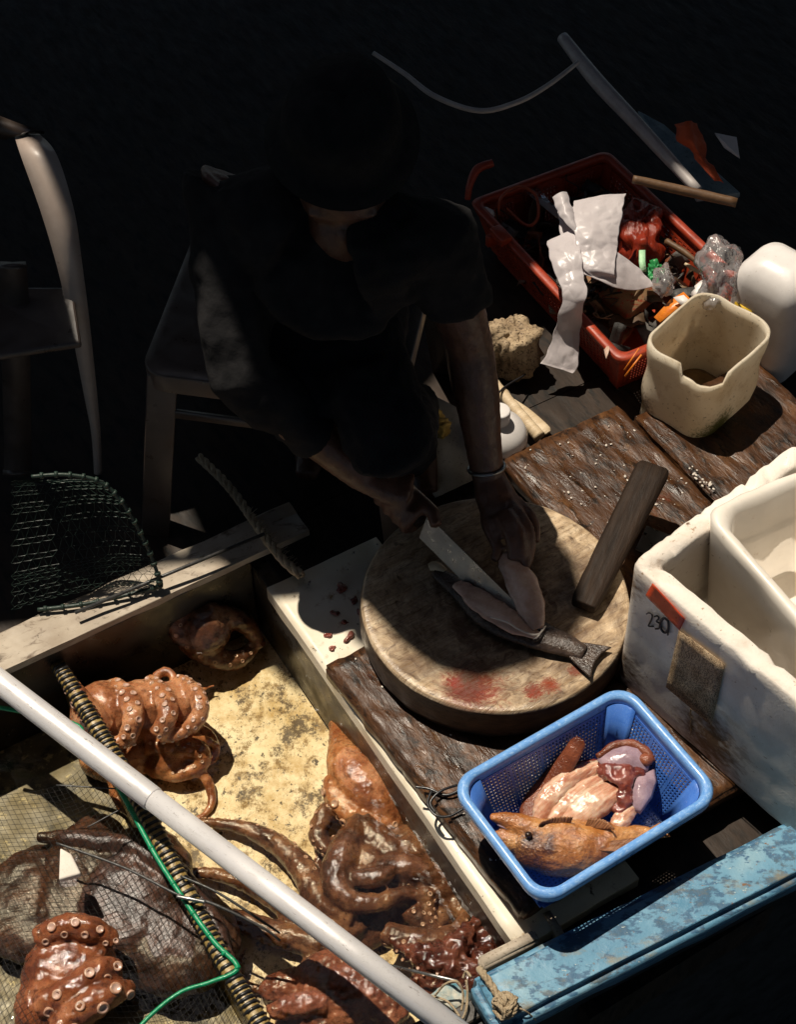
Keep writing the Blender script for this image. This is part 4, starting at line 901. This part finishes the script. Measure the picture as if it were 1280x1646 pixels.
for a in range(4):
    i0, i1 = cs[a], cs[(a + 1) % 4]
    lo_ = [cq(*i0, .035, CB), cq(*i1, .035, CB)]; hi_ = [cq(*i0, .008, CZ - .015), cq(*i1, .008, CZ - .015)]
    at = lambda s_, t_: lo_[0].lerp(lo_[1], s_).lerp(hi_[0].lerp(hi_[1], s_), t_)
    b = bmesh.new(); Ln = (hi_[1] - hi_[0]).length
    b2 = []
    # solid band below, slots above in panels with solid posts between
    obp = [(0, .06), (.30, .36), (.64, .70), (.94, 1)]
    for s0_, s1_ in obp: b.faces.new([b.verts.new(at(*x)) for x in ((s0_, 0), (s1_, 0), (s1_, 1), (s0_, 1))])
    for s0_, s1_ in ((.06, .30), (.36, .64), (.70, .94)):
        for t0, t1 in ((0, .16), (.9, 1)): b.faces.new([b.verts.new(at(*x)) for x in ((s0_, t0), (s1_, t0), (s1_, t1), (s0_, t1))])
    obj('side_panel', b, K['crate'], cr, smooth=False, solid=.003)
    b = bmesh.new()
    for s0_, s1_ in ((.06, .30), (.36, .64), (.70, .94)):
        lattice(b, at(s0_, .16), at(s1_, .16), at(s1_, .9), at(s0_, .9), 10, 8, .0022, .0016)
    obj('slotted_side', b, K['crate'], cr, smooth=False)
b = bmesh.new(); b.faces.new([b.verts.new(cq(i, j, .036, CB + .002)) for i, j in cs]); obj('crate_floor', b, K['crate'], cr, smooth=False, solid=.003)
b = bmesh.new(); obox(b, L0 + cu * .12 - cv * .006 + Vector((0, 0, .002)), cu * .022, cv * .012, Vector((0, 0, .008))); obox(b, L0 + cu * .10 - cv * .012 + Vector((0, 0, -.02)), cu * .006, cv * .012, Vector((0, 0, .012)))
obj('handle_catch', b, K['crate'], cr, bevel=.002)
b = bmesh.new(); tube(b, path([(752, 320, .062, .006), (756, 296, .09, .007), (768, 272, .11, .009), (792, 262, .115, .008)], 8), 8); obj('corner_grip', b, K['crate'], cr)
# rubbish bed inside, then single pieces
P_ = P
def P(x, y, z): return P_(x, y, z - .085)
def cardb(label, px, z, th, m='card', name='cardboard'):
    b_ = bmesh.new(); prism(b_, [P(x, y, z) for x, y in px], Vector((0, 0, th))); bmesh.ops.subdivide_edges(b_, edges=b_.edges, cuts=4, use_grid_fill=True); shake(b_, .004, 25, len(label))
    return tag(obj(name, b_, K[m]), label, 'cardboard', 'cardboard in the crate')
cardb('torn printed cardboard box under the white bag in the red crate', [(930, 470), (960, 448), (1040, 470), (1062, 478), (1015, 520), (1005, 522)], .07, .03)
cardb('brown cardboard flap below the printed box in the red crate', [(950, 530), (975, 508), (1018, 530), (998, 556)], .05, .006)
cardb('dark cardboard sheet at the bottom of the red crate', [(830, 350), (900, 290), (1060, 420), (1000, 540), (960, 540)], .04, .006)
trash = [pm('rubbish, ' + n_, [(.3, c_), (.7, tuple(x * 1.9 for x in c_))], 30, rough=.6, bump=.5) for n_, c_ in (('black', (.012, .011, .010)), ('brown', (.05, .028, .014)), ('grey', (.07, .065, .06)), ('tan', (.14, .09, .05)), ('rust', (.10, .03, .012)))]
b = bmesh.new()
for i in range(150):
    s_, t_ = random.uniform(-.94, .94), random.uniform(-.92, .92)
    c = cq(s_, t_, .03, CB + random.uniform(.015, .075)); e_ = Matrix.Rotation(random.uniform(0, 6), 3, Vector((random.uniform(-1, 1), random.uniform(-1, 1), 1)).normalized())
    L_, w_, mi_ = random.uniform(.012, .05), random.uniform(.006, .022), random.choice((0, 0, 0, 1, 1, 2, 3, 4))
    rows_ = [[c + e_ @ Vector((L_ * (k / 5 - .5) * 2, w_ * (j / 3 - .5) * 2, .010 * noise.noise(Vector((k * .9, j * .9, i))) + .008 * noise.noise(Vector((k * .3, j * .2, i + .5))))) for j in range(4)] for k in range(6)]
    loft(b, rows_, mi=mi_)
for i in range(24):
    c = cq(random.uniform(-.9, .9), random.uniform(-.9, .9), .03, CB + random.uniform(.05, .09)); q = [c]
    for k in range(5): q.append(q[-1] + Vector((random.uniform(-.03, .03), random.uniform(-.03, .03), random.uniform(-.012, .012))))
    tube(b, [(Vector(x), .0012) for x in crom([list(x) for x in q], 4)], 5, mi=random.choice((0, 2, 3)))
tag(obj('rubbish', b, trash, solid=.0012), kind='stuff')
b = bmesh.new(); tube(b, path([(1072, 388, .14, .006), (1100, 405, .14, .006), (1130, 428, .14, .005)], 6), 8); shake(b, .002, 40, 1)
tag(obj('driftwood_stick', b, K['broom']), 'short brown stick poking out between red bag and clear bag', 'stick', 'sticks')
b = bmesh.new(); tube(b, path([(1102, 424, .13, .003), (1115, 432, .13, .004), (1128, 440, .13, .003)], 4), 8)
tag(obj('bone_scrap', b, K['stick']), 'small pale bone scrap below the brown stick', 'bone')
b = bmesh.new(); tube(b, path([(802, 345, .12, .0028), (805, 320, .15, .003), (830, 300, .16, .003), (860, 312, .15, .003), (866, 345, .13, .0032), (855, 362, .12, .0036), (840, 358, .12, .003), (815, 335, .13, .003)], 8), 8)
tag(obj('wire_handle', b, K['rust']), 'bent rusty red wire handle inside the red crate', 'wire handle')
b = bmesh.new()
for y0 in (0, 1): loft(b, [[P(835 + 10 * y0, 300, .12), P(850 + 10 * y0, 296, .13)], [P(870, 330, .14), P(885, 325, .14)], [P(905, 358, .12), P(920, 352, .12)]])
tag(obj('film_strip', b, K['film'], solid=.0006), 'strip of cloudy film beside the wire handle in the crate', 'plastic film')
b = bmesh.new(); ball(b, P(783, 343, .13), (.014, .014, .012)); shake(b, .006, 60, 4)
tag(obj('white_scrap', b, K['white']), 'pale scrap behind the slotted far left corner of the red crate', 'scrap')
b = bmesh.new(); loft(b, [[P(968, 540, .09), P(975, 538, .09)], [P(970, 555, .12), P(978, 552, .12)], [P(974, 575, .17), P(980, 560, .17)]]); shake(b, .004, 60, 4)
tag(obj('pink_scrap', b, K['fleshd'], solid=.002), 'pinkish white scrap hanging over the crate rim', 'scrap')
b = bmesh.new(); rod(b, P(1005, 605, .14), P(1032, 570, .17), .0018, 6); rod(b, P(1004, 595, .14), P(1028, 560, .17), .0016, 6)
tag(obj('straw', b, K['orange']), 'thin yellow orange straws at the near right corner of the crate', 'straw')
# red bag: draped bag with folds
b = crumple([(985, 385), (1000, 355), (1030, 345), (1056, 362), (1062, 400), (1055, 430), (1030, 440), (1005, 430)], .10, .07, .016, 40, 6)
tag(obj('red_bag', b, K['redbag']), 'crinkled red plastic bag behind the white bag in the crate', 'plastic bag')
b = bmesh.new(); loft(b, [[P(1028, 402, .18), P(1038, 402, .18)], [P(1028, 420, .18), P(1038, 420, .18)], [P(1030, 438, .17), P(1040, 436, .17)]]); shake(b, .002, 80, 3)
tag(obj('green_strap', b, K['palegreen'], solid=.003), 'short pale green foam strip standing before the red bag', 'strip')
tag(obj('green_wrapper', crumple([(1038, 440), (1050, 428), (1064, 432), (1066, 442), (1054, 452), (1044, 450)], .14, .02, .014, 80, 1), K['green']), 'crushed dark green plastic wrapper beside the pale green strip', 'wrapper')

# white plastic bag, several folded lobes in one sheet
wb = bmesh.new()
def crease(p, sc):
    d_ = noise.voronoi(p * sc)[0]; return d_[1] - d_[0]
def lobe(secs, nu=14, seed=0, amp=.006, sc=38):
    rows = []; nu *= 3
    L_ = crom([list(P(*s_[0])) for s_ in secs], 20); R_ = crom([list(P(*s_[1])) for s_ in secs], 20)
    bw = crom([[s_[2], 0] for s_ in secs], 20)
    for i in range(len(L_)):
        l1, r1 = Vector(L_[i]), Vector(R_[i]); row = []
        for k in range(nu + 1):
            t = k / nu; p = l1.lerp(r1, t); q = Vector((p.x + seed, p.y, p.z * .6))
            h_ = bw[i][0] * math.sin(math.pi * t) * .7 + amp * 1.3 * noise.noise(q * sc * .45) + amp * .95 * crease(q, 19) + amp * .34 * crease(q + Vector((3, 1, 0)), 48)
            row.append(p + Vector((0, -.5, .85)) * h_ + Vector((.003 * noise.noise(q * 60), 0, 0)))
        rows.append(row)
    loft(wb, rows)
lobe([((880, 388, .22), (930, 366, .24), .012), ((884, 415, .22), (934, 405, .235), .012), ((896, 450, .21), (938, 440, .22), .008), ((904, 474, .20), (944, 474, .205), .004), ((900, 500, .175), (938, 496, .18), .008), ((888, 545, .12), (934, 540, .12), .008), ((874, 578, .09), (928, 590, .08), .004), ((870, 585, .085), (922, 600, .075), 0)], 16, 1)
lobe([((925, 322, .25), (1006, 312, .25), .006), ((918, 345, .25), (1001, 340, .25), .010), ((925, 380, .245), (996, 375, .24), .012), ((932, 410, .235), (992, 405, .225), .008), ((938, 430, .225), (988, 440, .215), .006), ((955, 446, .21), (990, 448, .20), .002)], 18, 4, .007, 34)
lobe([((930, 378, .24), (938, 440, .215), .004), ((950, 375, .235), (962, 450, .21), .010), ((985, 400, .225), (990, 462, .195), .012), ((1020, 425, .20), (1020, 467, .18), .008), ((1048, 450, .18), (1050, 460, .175), .002)], 12, 7, .004, 26)
lobe([((888, 318, .26), (912, 309, .26), .018), ((896, 340, .255), (918, 330, .258), .016), ((912, 362, .25), (926, 355, .25), .010), ((928, 378, .24), (932, 372, .24), .003)], 10, 9, .003)
lobe([((897, 340, .23), (925, 350, .235), .004), ((900, 365, .225), (930, 365, .23), .004), ((902, 385, .22), (930, 380, .225), .003)], 8, 12)
tag(obj('white_bag', wb, K['bag'], solid=.0006), 'torn white plastic bag draped over the near rim of the red crate', 'plastic bag')

P = P_
# things on the deck between the arm and the crate
lp = bmesh.new(); c0 = P(822, 590, -.055); rows = []
for r_, z in ((.030, 0), (.044, .01), (.050, .04), (.050, .07), (.046, .092), (.03, .10), (.012, .098)):
    rows.append([c0 + Vector((math.cos(a) * r_ * 1.05, math.sin(a) * r_ * .9, z)) for a in [2 * math.pi * k / 40 for k in range(40)]])
vs = loft(lp, rows, True); lp.faces.new(vs[-1]); lp.faces.new(vs[0][::-1]); bmesh.ops.subdivide_edges(lp, edges=lp.edges, cuts=1, use_grid_fill=True); shake(lp, .016, 26, 2); shake(lp, .007, 90, 5)
tag(obj('crusted_float', lp, K['lump']), 'barnacle crusted tan float standing behind the forearm by the crate', 'float')
bo = thing('white_jug', 'white plastic jug with round neck lying behind the arm by the brown plank', 'jug', P(810, 710, -.055))
b = bmesh.new(); c0 = P(800, 712, -.02); c0.z = -.058; rows = []
for r_, z in ((.040, 0), (.05, .006), (.052, .03), (.052, .062), (.044, .08), (.026, .092), (.016, .096)):
    rows.append([c0 + Vector((math.cos(a) * r_, math.sin(a) * r_, z)) for a in [2 * math.pi * k / 36 for k in range(36)]])
vs = loft(b, rows, True); b.faces.new(vs[0][::-1]); b.faces.new(vs[-1]); obj('jug_body', b, K['white'], bo)
b = bmesh.new(); rod(b, c0 + Vector((0, 0, .094)), c0 + Vector((0, 0, .122)), .019, 20); obj('jug_neck', b, K['white'], bo, bevel=.003)
st = bmesh.new(); tube(st, path([(786, 602, .0, .007), (806, 630, -.01, .0095), (835, 665, -.02, .010), (868, 702, -.03, .011)], 8), 12); shake(st, .002, 40, 2)
tag(obj('bamboo_stick', st, K['stick']), 'pale thick bamboo stick lying on the deck beside the white jug', 'stick', 'sticks')
st = bmesh.new(); tube(st, path([(800, 620, -.03, .002), (822, 640, -.035, .003), (848, 662, -.04, .008), (875, 690, -.045, .012), (882, 696, -.045, .006)], 8), 12, flat=.5)
tag(obj('wooden_spatula', st, K['stick']), 'flat wooden paddle with widening end next to the bamboo stick', 'paddle')
b = bmesh.new(); tube(b, path([(795, 640, .005, .0018), (812, 622, .0, .0022), (840, 605, -.02, .0018), (850, 598, -.03, .0015)], 6), 6)
tag(obj('black_tie', b, K['blk']), 'thin black tie wound round the bamboo stick', 'tie')
pn = thing('grey_board', 'upright grey stained plastic board with a ring mark, behind the gap under the arm', 'board', P(690, 720, -.05))
q0, q1 = P(622, 700, -.045), P(760, 800, -.045)
ux = Vector((.93, .1, 0)).normalized(); b = bmesh.new(); cq0 = P(700, 705, -.02)
pts = [P(625, 700, -.03), P(650, 612, .0), P(735, 655, .0), P(765, 770, -.03), P(700, 800, -.04)]
prism(b, pts, Vector((0, .012, -.012))); bmesh.ops.subdivide_edges(b, edges=b.edges, cuts=5, use_grid_fill=True); shake(b, .002, 30, 4); obj('board_sheet', b, K['pan'], pn)
b = bmesh.new(); tube(b, path([(636, 640, .0, .0015), (636, 675, -.012, .0018), (652, 698, -.018, .0018), (680, 707, -.015, .0018), (712, 702, -.010, .0012)], 8), 6); obj('ring_mark', b, K['blk'], pn)
sp = bmesh.new(); tube(sp, path([(652, 622, .012, .005), (668, 650, .012, .009), (685, 662, .01, .008), (700, 672, .01, .012), (712, 690, .005, .014), (708, 700, 0, .008)], 6), 12); bmesh.ops.subdivide_edges(sp, edges=sp.edges, cuts=1, use_grid_fill=True); shake(sp, .010, 90, 3)
tag(obj('yellow_sponge', sp, K['sponge']), 'crumbling yellow foam lump on the grey board behind the arm', 'foam')

# dark upper background
b = bmesh.new(); tube(b, path([(600, 85, .35, .004), (650, 118, .33, .0045), (700, 155, .32, .005), (770, 178, .31, .005), (830, 165, .32, .005), (880, 138, .33, .0045), (930, 100, .34, .004)], 10), 10)
tag(obj('hanging_hose', b, K['cable']), 'thin grey hose hanging in a slack curve in the dark background', 'hose')
b = bmesh.new(); tube(b, path([(905, 60, .22, .012), (960, 130, .20, .0155), (1030, 205, .17, .014), (1122, 306, .13, .010)], 6), 14)
tag(obj('grey_tube', b, K['steeltube']), 'leaning grey metal tube behind the red crate at upper right', 'tube')
b = bmesh.new(); prism(b, [P(1025, 185, .12), P(1068, 208, .12), P(1190, 318, .10), P(1120, 325, .10)], Vector((0, 0, .012)))
tag(obj('blue_board', b, K['bluebd'], smooth=False, bevel=.002), 'faded blue grey board beside the leaning tube at upper right', 'board')
b = bmesh.new(); loft(b, [[P(1085, 200, .2), P(1105, 195, .22), P(1122, 198, .2)], [P(1095, 225, .18), P(1112, 225, .2), P(1132, 225, .18)], [P(1118, 255, .17), P(1128, 252, .18), P(1142, 258, .17)], [P(1150, 292, .15), P(1158, 290, .15), P(1164, 295, .15)]])
bmesh.ops.subdivide_edges(b, edges=b.edges, cuts=3, use_grid_fill=True); shake(b, .012, 25, 2)
tag(obj('red_cloth', b, K['redcl'], solid=.003), 'orange red rag hanging over the faded blue board', 'rag')
b = bmesh.new(); tube(b, path([(1018, 288, .21, .0075), (1080, 302, .20, .009), (1185, 326, .19, .009)], 6), 12); shake(b, .001, 40, 1)
tag(obj('broom_stick', b, K['broom']), 'brown round wooden handle lying across the far end of the crate', 'handle')
b = bmesh.new(); loft(b, [[P(1150, 215, .16), P(1185, 222, .16)], [P(1165, 238, .15), P(1190, 255, .15)]])
tag(obj('grey_sheet', b, K['white'], smooth=False, solid=.003), 'small pale grey sheet corner at the far upper right', 'sheet')
b = bmesh.new(); twist(b, path([(320, 735, -.03, .006), (370, 785, -.02, .007), (420, 855, -.01, .008), (455, 900, -.005, .011), (485, 925, -.005, .012)], 16), .008)
for i in range(50):
    p = P(400 + i * 1.6, 825 + i * 2.1, -.008); rod(b, p, p + Vector((random.uniform(.006, .016), random.uniform(-.002, .01), random.uniform(.0, .012))), .0006, 4)
tag(obj('frayed_rope', b, K['rope']), 'thick frayed rope running from the shade to the white board corner', 'rope')
# scraps and scales on planks
b = bmesh.new()
for i in range(150):
    if i < 90: u, v = random.uniform(.01, .41), random.uniform(.22, .70)
    else: u, v = random.uniform(.47, .70), random.uniform(0, .25)
    r_ = random.choice([.0008, .001, .0014, .002]) * random.uniform(.7, 1.3)
    ball(b, W(u, v, .0025), (r_ * 1.5, r_, r_ * .5), Matrix.Rotation(random.uniform(0, 3), 3, 'Z'), 7, 5)
for i in range(16): ball(b, P(1112 + i * 2.2 + random.uniform(-5, 5), 752 + i * 2.4 + random.uniform(-5, 5), .003), (.004 * random.uniform(.3, 1.6), .0022, .0012), Matrix.Rotation(random.uniform(0, 3), 3, 'Z'), 7, 5)
tag(obj('fish_scales', b, K['scale']), kind='stuff')
b = bmesh.new()
for x, y, r_, z in ((548, 945, .012, -.034), (570, 965, .009, -.034), (540, 985, .008, -.034), (528, 1020, .007, -.034), (560, 1025, .010, -.034), (535, 1042, .006, -.034), (580, 985, .010, -.034), (556, 1000, .006, -.034)):
    ball(b, P(x, y, z), (r_, r_ * .55, r_ * .35), Matrix.Rotation(x, 3, 'Z')); 
shake(b, .006, 90, 2)
tag(obj('fish_offal', b, K['gut']), kind='stuff')

# ================================================================== CHAIRS
def stool(label, fl, ang, tall):
    """square plastic stool; fl = front left seat corner on plan"""
    c_, s_ = math.cos(ang), math.sin(ang); X = Vector((c_, s_, 0)); Y = Vector((-s_, c_, 0)); Z = Vector((0, 0, 1)); g = -.06; h = .36
    o = Vector((fl.x, fl.y, g)); t = thing('plastic_stool', label, 'stool', o + X * .2 + Y * .2)
    b_ = bmesh.new(); pts = rring(o + X * .205 + Y * .205, X, Y, .205, .205, .04, g + h, 6)
    rows_ = [[p + Z * dz for p in pts] for dz in (-.035, 0)] + [[(p - (o + X * .205 + Y * .205)) * .9 + (o + X * .205 + Y * .205) + Z * (g + h - p.z + (p.z - o.z) * .1) for p in pts]]
    rows_[2] = rring(o + X * .205 + Y * .205, X, Y, .19, .19, .04, g + h + .004, 6)
    vs_ = loft(b_, rows_, True); b_.faces.new(vs_[-1]); obj('seat', b_, K['chair'], t, bevel=.003)
    for i, j in ((0, 0), (1, 0), (0, 1), (1, 1)):
        b_ = bmesh.new(); top = o + X * (.012 + .386 * i) + Y * (.012 + .386 * j) + Z * (h - .01); bot = o + X * (-.03 + .47 * i) + Y * (-.03 + .47 * j)
        for q_, w_ in ((X, Y), (Y, X)):
            dd = (.5 - (i if q_ is X else j)) * 2
            obox(b_, (top + bot) / 2 + q_ * .022 * dd, q_ * .024, w_ * .003, (top - bot) / 2)
        obj('leg', b_, K['chair'], t, bevel=.002)
    b_ = bmesh.new(); obox(b_, o + X * .205 + Y * .004 + Z * (h - .085), X * .19, Y * .003, Z * .008); obox(b_, o + X * .004 + Y * .205 + Z * (h - .085), Y * .19, X * .003, Z * .008); obj('apron_rail', b_, K['chair'], t)
    return t
stool('square plastic stool the fishmonger sits on, its seat corner just visible in the shade', Vector((-.400, .222, 0)), R(-10), .08)
# the second chair stands nearer the left edge, turned away
c2 = thing('plastic_chair', 'sunlit-tone plastic chair at the far left edge, only its curved side leg coloured as sunlit', 'chair', Vector((-.60, .45, -.06)))
def strap(pts_, wds, m, par, name, th=.012):
    b_ = bmesh.new(); l_ = crom([list(P(x, y, z)) + [w_] for (x, y, z), w_ in zip(pts_, wds)], 8); rows_ = []
    for q_ in l_:
        p = Vector(q_[:3]); rows_.append([p - Vector((q_[3], 0, 0)), p + Vector((0, -.006, .004)), p + Vector((q_[3], 0, 0))])
    loft(b_, rows_); return obj(name, b_, m, par, solid=th)
strap([(42, 215, .52), (62, 250, .52), (92, 340, .46), (112, 430, .38), (128, 520, .28), (146, 640, .12), (154, 700, .04), (157, 762, -.05)], [.02, .028, .026, .02, .016, .011, .008, .007], K['chair_lit'], c2, 'leg')
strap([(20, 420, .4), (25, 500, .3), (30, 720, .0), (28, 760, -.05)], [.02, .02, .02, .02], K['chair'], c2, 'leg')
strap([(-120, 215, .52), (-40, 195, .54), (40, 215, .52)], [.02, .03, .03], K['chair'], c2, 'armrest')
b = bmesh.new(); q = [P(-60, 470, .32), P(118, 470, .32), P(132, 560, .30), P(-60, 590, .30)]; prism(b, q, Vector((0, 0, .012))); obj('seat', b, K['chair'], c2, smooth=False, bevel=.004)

# ================================================================== THE FISHMONGER
pe = thing('person', 'fishmonger in black shirt and hat leaning over the round board, knife in one hand', 'person', Vector((-.05, .35, -.06)))
def B_(x, y, z): return P(x, y, z)
sL, sR = P(700, 385, .56), P(365, 300, .58); nk = P(545, 315, .62); hdc = P(552, 262, .66); pel = Vector((-.14, .47, .36)); ch = P(535, 420, .52)
eL, wL = P(757, 560, .36), P(784, 762, .165); eR, wR = P(385, 600, .38), P(585, 765, .19)
fd = Vector((0, -.75, -.45)).normalized()
b = bmesh.new()
tube(b, [(pel, .10), (pel.lerp(ch, .5), .095), (ch, .09), (nk - Vector((0, -.02, .03)), .05)], 14)
tube(b, [(nk, .05), (hdc, .05)], 12)
ball(b, hdc, (.072, .09, .10), Matrix.Rotation(R(-25), 3, 'X')); ball(b, hdc + fd * .05 + Vector((0, 0, -.05)), (.052, .05, .05))
ball(b, hdc + fd * .095 + Vector((0, 0, -.012)), (.011, .014, .022)); ball(b, hdc + fd * .085 + Vector((0, 0, -.06)), (.026, .012, .008)); ball(b, hdc + fd * .085 + Vector((0, 0, .015)), (.05, .014, .010))
for s_ in (-1, 1): ball(b, hdc + Vector((.074 * s_, .005, -.015)), (.012, .022, .03))
tube(b, [(ch.lerp(sL, .5), .06), (sL, .05), (sL.lerp(eL, .5), .042), (eL, .035), (eL.lerp(wL, .35), .036), (eL.lerp(wL, .75), .029), (wL, .026)], 14)
tube(b, [(ch.lerp(sR, .5), .06), (sR, .05), (sR.lerp(eR, .5), .043), (eR, .038), (eR.lerp(wR, .35), .038), (eR.lerp(wR, .8), .030), (wR, .027)], 14)
def fing(px): tube(b, path(px, 6), 10)
# hand holding the fillet: palm, four fingers to the right and thumb on its left
pm_ = P(806, 822, .135); tube(b, [(wL, .026), (wL.lerp(pm_, .5), .033), (pm_, .034), (P(818, 848, .125), .026)], 12, flat=.7)
fing([(822, 812, .15, .0105), (842, 836, .155, .0100), (853, 864, .145, .0092), (852, 892, .128, .0085), (845, 915, .118, .0075)])
fing([(814, 822, .155, .0105), (832, 850, .158, .0100), (840, 878, .142, .0092), (838, 902, .126, .0078)])
fing([(804, 830, .152, .0100), (818, 858, .152, .0092), (824, 882, .138, .0085), (822, 900, .126, .0072)])
fing([(830, 804, .14, .0095), (852, 826, .14, .0088), (862, 850, .13, .0080), (862, 872, .12, .0068)])
fing([(786, 812, .14, .013), (784, 840, .14, .0115), (795, 866, .136, .0105), (800, 884, .13, .009), (794, 902, .122, .0075)])
# fist round the knife handle
kh = s0 - kd * .05 + dn * .4; side = kd.cross(Vector((0, 0, 1))).normalized(); upv = side.cross(kd).normalized()
pmc = kh + upv * .022 - side * .008; tube(b, [(wR, .027), (wR.lerp(pmc, .5), .033), (pmc, .036)], 12, flat=.8)
for k in range(4):
    o_ = kh + kd * (.033 - .021 * k); q_ = []
    for a in range(7):
        g_ = R(100 - 250 * a / 6); q_.append((o_ + side * math.cos(g_) * .026 + upv * math.sin(g_) * .026, (.0108, .0108, .0105, .010, .0095, .009, .008)[a] * (1 - .06 * k)))
    tube(b, q_, 10)
tube(b, [(pmc, .014), (kh + kd * .05 + upv * .024 - side * .012, .012), (kh + kd * .072 + upv * .022, .0095)], 10)
# legs
kL, kR = P(630, 725, .30), P(470, 650, .30)
for k_n, ft, sg in ((kL, Vector((.02, .40, -.03)), 1), (kR, Vector((-.13, .44, -.03)), -1)):
    tube(b, [(pel + Vector((.08 * sg, -.02, 0)), .075), (pel.lerp(k_n, .55), .068), (k_n, .052), (k_n.lerp(ft, .4), .048), (ft + Vector((0, .01, .05)), .032), (ft, .03)], 12)
    tube(b, [(ft + Vector((0, .04, 0)), .03), (ft + Vector((.02 * sg, -.06, -.004)), .032), (ft + Vector((.03 * sg, -.13, -.012)), .02)], 10, flat=.7)
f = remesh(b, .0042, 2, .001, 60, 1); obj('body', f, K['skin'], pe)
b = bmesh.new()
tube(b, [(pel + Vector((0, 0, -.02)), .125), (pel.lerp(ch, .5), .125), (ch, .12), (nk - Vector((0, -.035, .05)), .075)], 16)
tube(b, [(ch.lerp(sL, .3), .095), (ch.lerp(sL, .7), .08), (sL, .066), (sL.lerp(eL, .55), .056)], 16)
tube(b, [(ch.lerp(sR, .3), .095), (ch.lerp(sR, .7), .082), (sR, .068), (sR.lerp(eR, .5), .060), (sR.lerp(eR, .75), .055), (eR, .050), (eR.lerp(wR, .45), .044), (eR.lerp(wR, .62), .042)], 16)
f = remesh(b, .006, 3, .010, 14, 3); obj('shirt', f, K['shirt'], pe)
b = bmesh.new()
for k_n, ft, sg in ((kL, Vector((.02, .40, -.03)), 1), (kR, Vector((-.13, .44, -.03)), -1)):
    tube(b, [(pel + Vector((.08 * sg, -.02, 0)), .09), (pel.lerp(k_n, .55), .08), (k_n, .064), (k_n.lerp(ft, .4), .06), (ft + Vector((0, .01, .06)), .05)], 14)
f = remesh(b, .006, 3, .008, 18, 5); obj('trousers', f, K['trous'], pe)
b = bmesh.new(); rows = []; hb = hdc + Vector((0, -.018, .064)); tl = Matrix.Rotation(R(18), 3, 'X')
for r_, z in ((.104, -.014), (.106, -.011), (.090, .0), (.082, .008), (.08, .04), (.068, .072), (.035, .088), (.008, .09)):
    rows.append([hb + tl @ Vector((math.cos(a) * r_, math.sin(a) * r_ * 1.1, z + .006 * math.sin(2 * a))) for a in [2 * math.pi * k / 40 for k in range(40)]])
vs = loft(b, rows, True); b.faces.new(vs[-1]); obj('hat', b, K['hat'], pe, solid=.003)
b = bmesh.new(); wd_ = (wL - eL).normalized(); x_ = wd_.cross(Vector((0, 0, 1))).normalized(); y_ = wd_.cross(x_); wc = wL - wd_ * .012
tube(b, [(wc + x_ * math.cos(a) * .0285 + y_ * math.sin(a) * .0285, .003) for a in [2 * math.pi * k / 24 for k in range(25)]], 6)
obj('wristband', b, K['steel'], pe)
